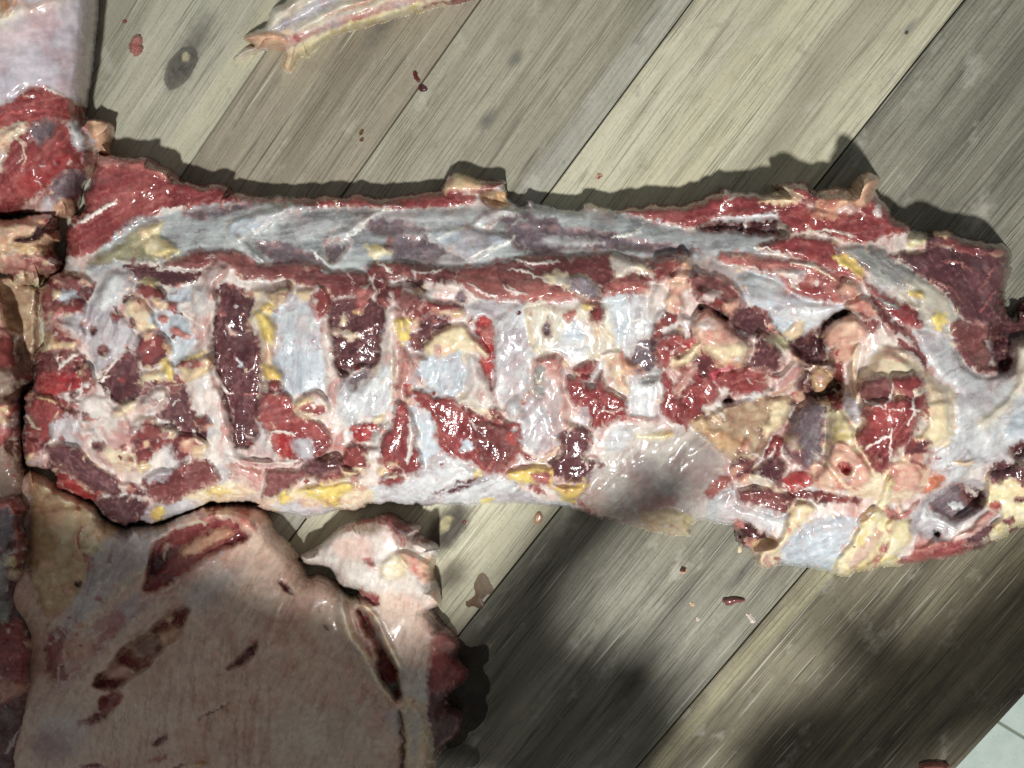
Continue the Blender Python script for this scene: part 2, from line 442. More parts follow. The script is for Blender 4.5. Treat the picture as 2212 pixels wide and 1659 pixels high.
def grid_mesh(name, X, mk, nrm, col, wet, material, parent):
    ny, nx = X.shape[:2]
    ii, jj = np.where(mk)
    a = ii * nx + jj
    quads = np.stack([a, a + nx, a + nx + 1, a + 1], 1)
    used, inv = np.unique(quads, return_inverse=True)
    inv = inv.reshape(-1).astype(np.int32)
    me = bpy.data.meshes.new(name)
    me.vertices.add(len(used)); me.vertices.foreach_set('co', X.reshape(-1, 3)[used].astype(np.float32).ravel())
    me.loops.add(len(inv)); me.loops.foreach_set('vertex_index', inv)
    nq = len(quads); me.polygons.add(nq)
    me.polygons.foreach_set('loop_start', np.arange(0, nq * 4, 4, dtype=np.int32))
    me.polygons.foreach_set('use_smooth', np.ones(nq, bool))
    at = me.attributes.new('Col', 'FLOAT_COLOR', 'POINT'); at.data.foreach_set('color', col[used].ravel())
    at = me.attributes.new('wet', 'FLOAT', 'POINT'); at.data.foreach_set('value', wet[used])
    me.update(calc_edges=True)
    me.materials.append(material)
    if parent is not None and nrm is not None:
        me.normals_split_custom_set_from_vertices(nrm[used].tolist())
    o = bpy.data.objects.new(name, me); COL.objects.link(o); o.parent = parent
    return o

# ------------------------------------------------------------------ materials
def tissue_material(name, sss=0.2, fine=0.2, rlo=0.15, rhi=0.5):
    m = bpy.data.materials.new(name); m.use_nodes = True; nt = m.node_tree; N = nt.nodes; L = nt.links
    b = N['Principled BSDF']
    ca = N.new('ShaderNodeAttribute'); ca.attribute_name = 'Col'
    wa = N.new('ShaderNodeAttribute'); wa.attribute_name = 'wet'
    tc = N.new('ShaderNodeTexCoord')
    n1 = N.new('ShaderNodeTexNoise'); n1.inputs['Scale'].default_value = 420; n1.inputs['Detail'].default_value = 2
    n2 = N.new('ShaderNodeTexNoise'); n2.inputs['Scale'].default_value = 190; n2.inputs['Detail'].default_value = 2
    L.new(tc.outputs['Object'], n1.inputs['Vector']); L.new(tc.outputs['Object'], n2.inputs['Vector'])
    mr = N.new('ShaderNodeMapRange'); mr.inputs[1].default_value = 0.3; mr.inputs[2].default_value = 0.7
    mr.inputs[3].default_value = 0.88; mr.inputs[4].default_value = 1.12
    L.new(n2.outputs['Fac'], mr.inputs[0])
    vm = N.new('ShaderNodeVectorMath'); vm.operation = 'SCALE'
    L.new(ca.outputs['Color'], vm.inputs[0]); L.new(mr.outputs[0], vm.inputs['Scale'])
    L.new(vm.outputs[0], b.inputs['Base Color'])
    rr = N.new('ShaderNodeMapRange'); rr.inputs[3].default_value = rhi; rr.inputs[4].default_value = rlo
    L.new(wa.outputs['Fac'], rr.inputs[0])
    ra = N.new('ShaderNodeMath'); ra.operation = 'MULTIPLY_ADD'; ra.inputs[1].default_value = 0.25
    sb = N.new('ShaderNodeMath'); sb.operation = 'SUBTRACT'; sb.inputs[1].default_value = 0.5
    L.new(n2.outputs['Fac'], sb.inputs[0]); L.new(sb.outputs[0], ra.inputs[0]); L.new(rr.outputs[0], ra.inputs[2])
    L.new(ra.outputs[0], b.inputs['Roughness'])
    b.inputs['Specular IOR Level'].default_value = 0.42
    b.inputs['Subsurface Weight'].default_value = sss
    b.inputs['Subsurface Radius'].default_value = (1.0, 0.35, 0.25); b.inputs['Subsurface Scale'].default_value = 0.004
    b.inputs['Coat Weight'].default_value = 0.22; b.inputs['Coat Roughness'].default_value = 0.09
    add = N.new('ShaderNodeMath'); add.operation = 'MULTIPLY_ADD'; add.inputs[1].default_value = 0.6
    L.new(n1.outputs['Fac'], add.inputs[0]); L.new(n2.outputs['Fac'], add.inputs[2])
    bu = N.new('ShaderNodeBump'); bs = N.new('ShaderNodeMapRange'); bs.inputs[1].default_value = 0.80; bs.inputs[2].default_value = 0.92; bs.inputs[3].default_value = fine * 0.7; bs.inputs[4].default_value = fine * 2.6
    L.new(wa.outputs['Fac'], bs.inputs[0]); L.new(bs.outputs[0], bu.inputs['Strength']); bu.inputs['Distance'].default_value = 0.0012
    L.new(add.outputs[0], bu.inputs['Height'])
    L.new(bu.outputs[0], b.inputs['Normal']); L.new(bu.outputs[0], b.inputs['Coat Normal'])
    return m
# ------------------------------------------------------------------ wooden table top
def ground_pt(uv):
    return project(np.array([uv[0]]), np.array([uv[1]]), np.array([0.0]))[0]

seams = ["A1 1900,400 1420,1130", "A2 1640,0 700,1330", "A3 1360,0 240,1450", "A4 1790,0 730,1330 D2 2030,0 1480,700",
         "D4 650,200 0,960", "D4 2212,1130 1740,1659"]
sw = [np.array([ground_pt(q) for q in P(s)]) for s in seams]
dirs = []
for q in sw:
    d = q[0] - q[-1]; dirs.append(d[:2] / np.linalg.norm(d[:2]))
PD = np.mean(dirs[1:], 0); PD /= np.linalg.norm(PD)
PN = np.array([PD[1], -PD[0]])                      # across the planks, towards the table's near edge
offs = [float(np.mean(q[:, :2] @ PN)) for q in sw]
offs = [offs[0] - 0.51, offs[0] - 0.34, offs[0] - 0.17] + offs
PANG = math.atan2(PD[1], PD[0])

def plank_local(uv, mid):
    w = ground_pt(uv)[:2]; return float(w @ PD), float(-(w @ PN - mid))   # local y points away from the near edge

class NT:
    def __init__(self, nt): self.nt = nt
    def n(self, t, **k):
        o = self.nt.nodes.new('ShaderNode' + t)
        for a, b in k.items(): setattr(o, a, b)
        return o
    def put(self, sock, v):
        if hasattr(v, 'is_output'): self.nt.links.new(v, sock)
        else: sock.default_value = v
    def math(self, op, a, b=0.0, c=None, clamp=False):
        o = self.n('Math', operation=op); o.use_clamp = clamp
        self.put(o.inputs[0], a); self.put(o.inputs[1], b)
        if c is not None: self.put(o.inputs[2], c)
        return o.outputs[0]
    def noise(self, vec, scale, detail=4, rough=0.55):
        o = self.n('TexNoise'); self.nt.links.new(vec, o.inputs['Vector']); o.inputs['Scale'].default_value = scale
        o.inputs['Detail'].default_value = detail; o.inputs['Roughness'].default_value = rough
        return o.outputs['Fac']
    def map(self, v, a, b, c=0.0, d=1.0):
        o = self.n('MapRange', interpolation_type='SMOOTHSTEP'); self.put(o.inputs[0], v)
        for i, x in enumerate((a, b, c, d)): self.put(o.inputs[i + 1], x)
        return o.outputs[0]
    def mixc(self, f, a, b):
        o = self.n('Mix', data_type='RGBA')
        self.put(o.inputs['Factor'], f); self.put(o.inputs[6], a); self.put(o.inputs[7], b)
        return o.outputs[2]
    def mapping(self, vec, sc, loc=(0, 0, 0), rot=0.0):
        o = self.n('Mapping'); self.nt.links.new(vec, o.inputs[0])
        o.inputs['Scale'].default_value = sc; o.inputs['Location'].default_value = loc; o.inputs['Rotation'].default_value = (0, 0, rot)
        return o.outputs[0]

def rgba(c): return tuple(float(x) for x in lin(c)) + (1.0,)

def wood(name, base, dark, light, seed, pores=1.0, stripes=(), knots=(), stains=(), chatter=0.3):
    m = bpy.data.materials.new(name); m.use_nodes = True; T = NT(m.node_tree); b = m.node_tree.nodes['Principled BSDF']
    co = T.n('TexCoord').outputs['Object']
    sep = T.n('SeparateXYZ'); m.node_tree.links.new(co, sep.inputs[0]); X, Y = sep.outputs[0], sep.outputs[1]
    off = (seed * 3.7, seed * 1.9, seed)
    warp = T.noise(T.mapping(co, (3, 14, 1), off), 1.0, 3)
    comb = T.n('CombineXYZ'); T.put(comb.inputs[0], X); T.put(comb.inputs[1], T.math('MULTIPLY_ADD', warp, 0.012, Y)); wv = comb.outputs[0]
    g1 = T.noise(T.mapping(wv, (5, 110, 1), off), 1.0, 5, 0.62)
    g2 = T.noise(T.mapping(wv, (5, 420, 1), off), 1.0, 3, 0.6)
    g3 = T.noise(T.mapping(wv, (16, 1000, 1), off), 1.0, 2, 0.6)
    br = T.noise(T.mapping(co, (4, 20, 1), off), 1.0, 3)
    wr = T.noise(T.mapping(co, (26, 40, 1), off), 1.0, 4, 0.65)
    c = T.mixc(T.math('MULTIPLY', T.map(g1, 0.36, 0.66), 0.7), rgba(base), rgba(light))
    c = T.mixc(T.math('MULTIPLY', T.map(br, 0.42, 0.72), 0.8), c, rgba(dark))
    c = T.mixc(T.math('MULTIPLY', T.map(g2, 0.46, 0.74), 0.25), c, rgba(dark))
    lns = None
    for (sx, sy, wd, st) in ((2.2, 120, 0.020, 0.55), (3.0, 260, 0.026, 0.5)):
        gl = T.noise(T.mapping(wv, (sx, sy, 1), (seed * 5.1 + sy, seed, 0)), 1.0, 2, 0.5)
        li = T.map(T.math('ABSOLUTE', T.math('SUBTRACT', gl, 0.5)), wd, 0.0)
        li = T.math('MULTIPLY', li, T.map(T.noise(T.mapping(co, (10, 90, 1), (sy, 2, seed)), 1.0, 3), 0.36, 0.62))
        c = T.mixc(T.math('MULTIPLY', li, st * (0.7 + 0.3 * pores)), c, rgba([x * 0.62 for x in dark]))
        lns = li if lns is None else T.math('MAXIMUM', lns, li)
    for (y0, w, colr, st) in stripes:
        d = T.math('ABSOLUTE', T.math('SUBTRACT', T.math('MULTIPLY_ADD', warp, 0.016, Y), y0 + 0.008))
        f = T.math('MULTIPLY', T.map(d, w, w * 0.35), st)
        f = T.math('MULTIPLY', f, T.map(g2, 0.75, 0.35, 0.35, 1.0))
        c = T.mixc(f, c, rgba(colr))
    pm = T.math('MULTIPLY', T.map(g3, 0.55, 0.63), T.map(T.noise(T.mapping(co, (7, 60, 1), off), 1.0, 2), 0.35, 0.6))
    c = T.mixc(T.math('MULTIPLY', pm, 0.5 * pores), c, rgba([x * 0.5 for x in dark]))
    mo = T.noise(co, 330, 3, 0.6); mo2 = T.noise(T.mapping(co, (60, 60, 1), off), 1.0, 4, 0.6)
    c = T.mixc(T.math('MULTIPLY', T.map(mo, 0.5, 0.72), 0.22), c, rgba([x * 0.66 for x in dark])); c = T.mixc(T.math('MULTIPLY', T.map(mo2, 0.45, 0.75), 0.28), c, rgba(dark))
    # pale scuffed wear and dark grime with shapes of their own
    c = T.mixc(T.math('MULTIPLY', T.map(wr, 0.56, 0.74), 0.42), c, rgba((196, 194, 182)))
    c = T.mixc(T.math('MULTIPLY', T.map(T.noise(T.mapping(co, (34, 46, 1), (seed, 5, 2)), 1.0, 4, 0.6), 0.62, 0.78), 0.5), c, rgba((92, 88, 80)))
    for k, rot in enumerate((0.9, -0.55, 1.7)):      # knife scratches
        s = T.noise(T.mapping(co, (9, 520, 1), (seed * 2 + k, k * 3.3, 0), rot), 1.0, 1, 0.4)
        mk = T.noise(T.mapping(co, (6, 9, 1), (k * 7 + seed, 1, 0)), 1.0, 1)
        f = T.math('MULTIPLY', T.map(s, 0.69, 0.73), T.map(mk, 0.5, 0.6))
        c = T.mixc(T.math('MULTIPLY', f, 0.5), c, rgba((206, 202, 188)))
    hk = None
    for (kx, ky, rx, ry, colk, kind) in knots:
        dx = T.math('DIVIDE', T.math('SUBTRACT', X, kx), rx); dy = T.math('DIVIDE', T.math('SUBTRACT', Y, ky), ry)
        d = T.math('SQRT', T.math('ADD', T.math('MULTIPLY', dx, dx), T.math('MULTIPLY', dy, dy)))
        d = T.math('MULTIPLY_ADD', T.math('SUBTRACT', T.noise(co, 120, 3), 0.5), 0.35 if kind != 'pith' else 1.3, d)
        if kind == 'halo': f = T.math('MULTIPLY', T.map(d, 1.0, 0.1), 0.75)
        elif kind == 'ring':
            f = T.math('MULTIPLY', T.map(d, 1.12, 0.8), 0.8)
            ring = T.math('MULTIPLY', T.map(T.math('ABSOLUTE', T.math('SUBTRACT', d, 0.98)), 0.12, 0.02), 0.45)
        else: f = T.math('MULTIPLY', T.map(d, 1.2, 0.5), 0.9)
        kc = T.mixc(T.map(T.noise(co, 160, 4), 0.35, 0.7), rgba(colk), rgba([x * 0.72 for x in colk]))
        c = T.mixc(f, c, kc)
        if kind == 'ring': c = T.mixc(ring, c, rgba([x * 0.62 for x in colk]))
    b.inputs['Specular IOR Level'].default_value = 0.28
    T.put(b.inputs['Base Color'], c)
    T.put(b.inputs['Roughness'], T.map(wr, 0.3, 0.7, 0.5, 0.72))
    ch = T.noise(T.mapping(co, (420, 260, 1), off), 1.0, 3)
    h = T.math('MULTIPLY_ADD', T.math('MAXIMUM', pm, lns), -0.9, T.math('MULTIPLY_ADD', ch, chatter, T.math('MULTIPLY', g2, -0.5)))
    bu = T.n('Bump'); bu.inputs['Strength'].default_value = 0.45; bu.inputs['Distance'].default_value = 0.0006
    T.put(bu.inputs['Height'], h); T.put(b.inputs['Normal'], bu.outputs[0])
    return m

def bevel_box(name, x0, x1, y0, y1, z0, z1, bv):
    """box with a chamfered upper rim"""
    v = [(x0, y0, z0), (x1, y0, z0), (x1, y1, z0), (x0, y1, z0),
         (x0, y0, z1 - bv), (x1, y0, z1 - bv), (x1, y1, z1 - bv), (x0, y1, z1 - bv),
         (x0 + bv, y0 + bv, z1), (x1 - bv, y0 + bv, z1), (x1 - bv, y1 - bv, z1), (x0 + bv, y1 - bv, z1)]
    f = [(3, 2, 1, 0), (8, 9, 10, 11)]
    for i in range(4):
        j = (i + 1) % 4
        f += [(i, j, 4 + j, 4 + i), (4 + i, 4 + j, 8 + j, 8 + i)]
    me = bpy.data.meshes.new(name); me.from_pydata(v, [], f); me.update()
    return me

table = bpy.data.objects.new('table', None); COL.objects.link(table); table.location = (0, 0, -0.75)
table['label'] = 'worn wooden plank table the meat is lying on'; table['category'] = 'table'

mids = [0.5 * (offs[i] + offs[i + 1]) for i in range(len(offs) - 1)]
def edge_y(i, side):                              # local y of a plank's edge; side -1 towards the near edge
    return -(offs[i + 1] - mids[i]) if side < 0 else -(offs[i] - mids[i])
kA = plank_local(P("A1 1310,490")[0], mids[2]); kAp = plank_local(P("A1 1345,415")[0], mids[2]); kAh = plank_local(P("A1 1420,290")[0], mids[2])
kB = plank_local(P("C2 1400,1080")[0], mids[4 + 1]); kB2 = plank_local(P("C2 1385,1040")[0], mids[5])
kB = plank_local(P("C2 1400,1080")[0], mids[5])
kC = plank_local(P("A4 1360,235")[0], mids[5]); kC2 = plank_local(P("A4 1380,200")[0], mids[5])
kD = plank_local(P("D3 900,1020")[0], mids[6]); kE = plank_local(P("D3 1680,270")[0], mids[6])
crA = plank_local(P('A1 1950,1070')[0], mids[3]); crB = plank_local(P('A4 200,900')[0], mids[5]); crC = plank_local(P('D3 1200,500')[0], mids[6]); stA = plank_local(P('C2 1430,1420')[0], mids[5]); stB = plank_local(P('A2 1900,430')[0], mids[4]); stC = plank_local(P('A2 930,180')[0], mids[3])
woods = [
    dict(base=(150, 140, 118), dark=(112, 102, 86), light=(178, 170, 146)),
    dict(base=(160, 150, 128), dark=(118, 108, 90), light=(184, 176, 150)),
    dict(base=(172, 170, 152), dark=(142, 140, 124), light=(192, 191, 174), pores=0.6,
         stripes=[(edge_y(2, -1) + 0.012, 0.016, (192, 188, 160), 0.7)],
         knots=[(kAh[0], kAh[1], 0.042, 0.015, (98, 95, 88), 'halo'), (kA[0], kA[1], 0.030, 0.016, (110, 106, 98), 'halo'), (kA[0], kA[1], 0.0185, 0.0100, (88, 85, 79), 'ring'),
                (kAp[0], kAp[1], 0.0045, 0.004, (176, 168, 138), 'pith')]),
    dict(base=(150, 142, 124), dark=(116, 108, 94), light=(168, 161, 142), pores=0.9,
         knots=[(crA[0], crA[1], 0.055, 0.0011, (58, 52, 44), 'halo'), (stC[0], stC[1], 0.035, 0.012, (112, 108, 100), 'halo')]),
    dict(base=(154, 150, 132), dark=(122, 118, 104), light=(176, 173, 153), pores=0.9,
         stripes=[(edge_y(4, -1) + 0.010, 0.016, (186, 186, 176), 0.55)],
         knots=[(stB[0], stB[1], 0.012, 0.007, (104, 102, 96), 'halo'), (stB[0] - 0.05, stB[1] - 0.01, 0.016, 0.008, (112, 110, 104), 'halo')]),
    dict(base=(188, 184, 160), dark=(150, 145, 124), light=(204, 201, 178), pores=1.0,
         stripes=[(0.01, 0.03, (204, 198, 164), 0.4), (edge_y(5, -1) + 0.02, 0.02, (202, 198, 170), 0.35)],
         knots=[(kB[0], kB[1], 0.042, 0.022, (84, 76, 66), 'halo'), (kB[0], kB[1], 0.030, 0.014, (70, 62, 55), 'knot'), (kB2[0], kB2[1], 0.010, 0.005, (168, 158, 120), 'pith'), (stA[0], stA[1], 0.030, 0.020, (60, 44, 32), 'halo'), (crB[0], crB[1], 0.06, 0.0008, (96, 90, 76), 'halo'),
                (kC2[0], kC2[1], 0.012, 0.004, (130, 130, 124), 'halo'), (kC[0], kC[1], 0.002, 0.0016, (50, 46, 40), 'knot')]),
    dict(base=(130, 128, 114), dark=(90, 88, 78), light=(156, 154, 138), pores=1.25, chatter=1.3,
         knots=[(kD[0], kD[1], 0.05, 0.012, (80, 76, 66), 'halo'), (kE[0], kE[1], 0.03, 0.006, (86, 82, 78), 'halo'), (crC[0], crC[1], 0.08, 0.0008, (50, 46, 40), 'halo')]),
    dict(base=(112, 106, 88), dark=(74, 68, 57), light=(142, 135, 112), pores=1.25,
         stripes=[(edge_y(7, 1) - 0.012, 0.009, (164, 158, 128), 0.75), (edge_y(7, 1) - 0.045, 0.026, (144, 138, 116), 0.45)]) ,
]
woods = woods[:len(mids)] if len(woods) >= len(mids) else woods
for i in range(len(mids)):
    wm = wood('weathered_wood_%d' % i, seed=i + 3, **woods[min(i, len(woods) - 1)])
    half = 0.5 * (offs[i + 1] - offs[i]); gap = 0.0006
    rs = np.random.RandomState(40 + i)
    me = bevel_box('plank', -0.95, 0.62, -half + gap, half - gap, -0.032, 0.0 - 0.00005 * (i % 3), 0.0007)
    me.materials.append(wm)
    o = bpy.data.objects.new('plank', me); COL.objects.link(o); o.parent = table
    c = PN * mids[i]
    # local x runs along the plank, local y away from the near edge
    o.matrix_parent_inverse = Matrix.Identity(4)
    o.location = (c[0], c[1], 0.75); o.rotation_euler = (0, 0, PANG)

# legs and rail of the table, out of sight below the top
lm = bpy.data.materials.new('table_leg_wood'); lm.use_nodes = True
T = NT(lm.node_tree); co = T.n('TexCoord').outputs['Object']
T.put(lm.node_tree.nodes['Principled BSDF'].inputs['Base Color'], T.mixc(T.noise(T.mapping(co, (40, 40, 3)), 1.0), rgba((92, 80, 64)), rgba((128, 116, 96))))
lm.node_tree.nodes['Principled BSDF'].inputs['Roughness'].default_value = 0.7
for sx in (-0.85, 0.5):
    for t in (offs[0] + 0.08, offs[-1] - 0.09):
        me = bevel_box('leg', -0.03, 0.03, -0.03, 0.03, 0.0, 0.718, 0.003); me.materials.append(lm)
        o = bpy.data.objects.new('leg', me); COL.objects.link(o); o.parent = table
        q = PD * sx + PN * t; o.location = (q[0], q[1], 0.0); o.rotation_euler = (0, 0, PANG)

# ------------------------------------------------------------------ floor of pale tiles far below
floor = bpy.data.objects.new('floor', None); COL.objects.link(floor); floor['kind'] = 'structure'; floor.location = (0, 0, -0.75)
fm = bpy.data.materials.new('pale_floor_tile'); fm.use_nodes = True; T = NT(fm.node_tree); b = fm.node_tree.nodes['Principled BSDF']
co = T.n('TexCoord').outputs['Object']
c = T.mixc(T.map(T.noise(co, 26, 5, 0.65), 0.35, 0.7), rgba((238, 252, 244)), rgba((222, 240, 230)))
c = T.mixc(T.math('MULTIPLY', T.map(T.noise(co, 240, 3), 0.6, 0.72), 0.4), c, rgba((160, 164, 156)))
T.put(b.inputs['Base Color'], c); b.inputs['Roughness'].default_value = 0.35
gm = bpy.data.materials.new('floor_grout'); gm.use_nodes = True; T = NT(gm.node_tree); b = gm.node_tree.nodes['Principled BSDF']
co = T.n('TexCoord').outputs['Object']
T.put(b.inputs['Base Color'], T.mixc(T.noise(co, 60, 3), rgba((168, 176, 160)), rgba((140, 148, 134)))); b.inputs['Roughness'].default_value = 0.8
def at_floor(uv): return project(np.array([uv[0]]), np.array([uv[1]]), np.array([-750.0]))[0]
ga, gb = (at_floor(q) for q in P("D4 2030,1330 2212,1440"))
gd = (gb - ga)[:2]; gd /= np.linalg.norm(gd); gn = np.array([-gd[1], gd[0]]); gang = math.atan2(gd[1], gd[0])
me = bevel_box('grout_bed', -2.2, 2.2, -2.2, 2.2, -0.03, -0.004, 0.002); me.materials.append(gm)
o = bpy.data.objects.new('grout_bed', me); COL.objects.link(o); o.parent = floor; o.rotation_euler = (0, 0, gang); o.location = (ga[0], ga[1], 0)
tme = bevel_box('tile', 0.0025, 0.5975, 0.0025, 0.5975, -0.012, 0.0, 0.0015); tme.materials.append(fm)
for i in range(-3, 3):
    for j in range(-3, 3):
        o = bpy.data.objects.new('tile', tme); COL.objects.link(o); o.parent = floor
        q = ga[:2] + gd * (i * 0.6 + 0.25) + gn * (j * 0.6); o.location = (q[0], q[1], 0); o.rotation_euler = (0, 0, gang)

# ------------------------------------------------------------------ the person taking the picture: forearms above the table, out of frame
sk = bpy.data.materials.new('skin'); sk.use_nodes = True; T = NT(sk.node_tree); co = T.n('TexCoord').outputs['Object']
b = sk.node_tree.nodes['Principled BSDF']
T.put(b.inputs['Base Color'], T.mixc(T.noise(co, 30, 4), rgba((172, 120, 92)), rgba((196, 144, 114)))); b.inputs['Roughness'].default_value = 0.5

def skin_figure(name, verts, edges, radii):
    me = bpy.data.meshes.new(name); me.from_pydata(verts, edges, []); me.update()
    o = bpy.data.objects.new(name, me); COL.objects.link(o)
    md = o.modifiers.new('Skin', 'SKIN')
    for i, r in enumerate(radii): me.skin_vertices[0].data[i].radius = (r * 1.3, r * 1.3)
    me.skin_vertices[0].data[0].use_root = True
    o.modifiers.new('Sub', 'SUBSURF').levels = 2; o.modifiers['Sub'].render_levels = 2
    md.use_smooth_shade = True
    me.materials.append(sk)
    return o

def arm(name, label, pts, rad, palm, fingers):
    v = list(pts); r = list(rad); e = [(i, i + 1) for i in range(len(pts) - 1)]
    base = len(v); v += palm; r += [0.026] * len(palm); e.append((len(pts) - 1, base)); e += [(base + i, base + i + 1) for i in range(len(palm) - 1)]
    k = base + len(palm) - 1
    for f in fingers:
        n0 = len(v); v += f; r += [0.0095 if len(f) < 4 else 0.015] * len(f); e.append((k, n0)); e += [(n0 + i, n0 + i + 1) for i in range(len(f) - 1)]
    o = skin_figure(name, v, e, r); o['label'] = label; o['category'] = 'person'
    return o
arm('person', 'bare forearm and hand held above the pale membrane sheet, outside the picture',
    [(-0.62, -0.50, 0.66), (-0.42, -0.40, 0.61), (-0.24, -0.356, 0.60), (-0.06, -0.368, 0.60)], [0.09, 0.085, 0.068, 0.042],
    [(-0.01, -0.39, 0.60), (0.025, -0.395, 0.60)],
    [[(0.06, -0.372, 0.6), (0.085, -0.37, 0.595), (0.098, -0.375, 0.58)], [(0.065, -0.392, 0.6), (0.095, -0.392, 0.595), (0.11, -0.394, 0.58)],
     [(0.062, -0.412, 0.6), (0.09, -0.414, 0.595), (0.102, -0.414, 0.58)], [(0.055, -0.43, 0.6), (0.078, -0.434, 0.595), (0.088, -0.434, 0.585)],
     [(0.03, -0.350, 0.6), (0.055, -0.312, 0.6), (0.082, -0.286, 0.6), (0.108, -0.268, 0.6)]])
arm('person', 'bare forearm and hand held above the bare planks, outside the picture',
    [(0.66, -0.42, 0.66), (0.48, -0.335, 0.61), (0.36, -0.328, 0.60), (0.27, -0.342, 0.60)], [0.058, 0.054, 0.052, 0.042],
    [(0.235, -0.36, 0.60), (0.20, -0.384, 0.60)],
    [[(0.165, -0.39, 0.6), (0.14, -0.398, 0.595), (0.13, -0.402, 0.58)], [(0.16, -0.405, 0.6), (0.135, -0.412, 0.595), (0.122, -0.416, 0.58)],
     [(0.163, -0.42, 0.6), (0.138, -0.43, 0.595), (0.127, -0.434, 0.58)], [(0.17, -0.434, 0.6), (0.15, -0.446, 0.595), (0.142, -0.45, 0.585)],
     [(0.195, -0.37, 0.6), (0.172, -0.352, 0.6), (0.156, -0.346, 0.595)]])
# ------------------------------------------------------------------ the ribs-and-neck carcass
M_MEAT = tissue_material('wet_raw_meat')
M_PALE = tissue_material('pale_raw_tissue', sss=0.22, fine=0.14, rlo=0.2, rhi=0.5)

def carc_edge(U, V):
    e = np.interp(V, [400, 560, 900, 1080], [20, 24, 60, 60])
    return np.where(U > 1450, np.interp(U, [1450, 1600], [50, 40]) * np.interp(V, [450, 900], [0.55, 1.0]), e).astype(np.float32)

c = Body('meat_carcass', 'long skinned rib and neck section of carcass across the middle of the table', 'meat', 'rib_cage',
    "A1 690,1220 700,1110 770,1120 960,1140 1060,1130 1130,1180 1230,1240 1300,1290 1420,1335 1560,1335 1660,1360 1700,1400 1850,1420 2010,1420 "
    "A2 360,1435 500,1425 800,1410 870,1432 1000,1430 1120,1410 1250,1390 1350,1375 1400,1290 1490,1245 1600,1290 1720,1300 1840,1320 1830,1370 1880,1480 1990,1490 "
    "A3 150,1465 500,1525 560,1470 770,1525 880,1510 1030,1490 1280,1480 1400,1440 1540,1390 1550,1340 1620,1390 1860,1400 1960,1380 1930,1330 2130,1325 "
    "A4 720,1390 830,1365 930,1380 1000,1290 1090,1255 1160,1300 1120,1400 1210,1480 1250,1560 1340,1600 1385,1640 "
    "B4 1395,205 1490,210 1560,190 1680,205 1800,260 1950,280 2060,290 2110,370 2110,500 2080,650 2100,800 2212,790 F 2300,690 2450,720 2450,1060 2300,1110 "
    "C4 2212,1050 2100,1110 1950,1190 1810,1230 1700,1270 1500,1310 1330,1335 1100,1360 900,1410 800,1370 640,1350 420,1330 310,1360 230,1240 150,1180 90,1060 0,1030 "
    "C3 1340,1020 1300,1120 1060,1090 820,1020 640,975 560,950 440,915 200,900 0,890 "
    "C2 1600,890 1110,900 1000,880 940,900 850,890 740,930 600,940 470,975 300,975 150,950 0,910 "
    "C1 1850,890 1480,900 1200,1020 1000,1030 900,1050 800,1020 720,950 680,880 560,830 420,770 380,650 280,620 180,590 160,400 180,200 "
    "B1 180,1400 250,1290 260,1100 320,1000 310,850 280,680 330,570 440,500 480,400 480,330 500,150 600,60 A1 620,1400",
    [(230, 340, 42), (300, 400, 46), (200, 480, 44), (160, 540, 42), (400, 430, 38), (350, 510, 40), (600, 445, 36), (600, 500, 44), (600, 545, 44),
     (900, 440, 36), (900, 500, 45), (900, 555, 45), (1200, 465, 36), (1200, 510, 44), (1200, 550, 46), (1500, 450, 42), (1500, 510, 46), (1500, 545, 50),
     (1700, 410, 58), (1750, 480, 56), (1870, 390, 66), (1950, 490, 55), (250, 600, 60), (500, 590, 62), (700, 610, 64), (900, 600, 64), (1200, 590, 66),
     (1400, 580, 68), (1500, 610, 70), (120, 650, 50), (120, 850, 48), (110, 980, 40), (300, 750, 62), (300, 900, 60), (300, 1050, 47), (600, 750, 66),
     (600, 950, 61), (600, 1070, 48), (900, 750, 66), (900, 950, 62), (900, 1060, 50), (1200, 750, 66), (1200, 930, 62), (1200, 1060, 50), (1400, 750, 66),
     (1400, 950, 57), (1400, 1080, 44), (1500, 700, 74), (1600, 800, 64), (1600, 950, 52), (1560, 1080, 46), (1650, 620, 62), (1700, 680, 58), (1780, 760, 44),
     (1750, 850, 38), (1850, 680, 70), (1900, 850, 80), (1950, 950, 80), (1850, 1000, 74), (1750, 1050, 60), (1700, 1150, 54), (1900, 1150, 58),
     (2050, 850, 72), (2100, 950, 70), (2000, 1100, 55), (2100, 1120, 50), (2150, 1000, 58), (2100, 650, 55), (2150, 590, 50), (2050, 560, 55),
     (2000, 620, 62), (2190, 760, 36), (1850, 560, 65), (1950, 580, 60), (2300, 800, 50), (2300, 950, 60)],
    edge=carc_edge, rag=3.6, kind='fas:white', ang=80)
A = c.add; Ln = c.line

# top edge and loin
A('shoulder_muscle', "A1 690,1220 700,1100 770,1110 960,1130 1060,1120 1230,1230 1300,1280 1420,1325 1560,1325 1660,1350 1700,1390 1900,1420 1900,1440 1600,1490 1350,1510 1130,1560 1000,1620 880,1700 760,1800 640,1840 540,1870 470,1800 490,1640 550,1500 600,1400", 'mus:red', h=3, ang=28)
A(None, "A1 700,1110 1060,1120 1230,1235 1300,1290 1200,1300 1050,1220 900,1190 720,1200", 'mus:pink', h=3, ang=-10)
Ln("A1 530,1640 700,1540 850,1460", 9, h=2.5); Ln("A1 1350,1500 1250,1520 1130,1560", 10, h=2.5); Ln("A1 720,1470 900,1400 1060,1380", 3, 'flat:176,110,106', h=1)
A('muscle_strip', "A2 -150,1445 100,1430 360,1430 800,1400 1000,1425 1250,1380 1400,1370 1560,1395 1610,1470 1400,1500 1100,1520 850,1500 600,1500 300,1530 0,1500", 'mus:red', h=2, ang=3)
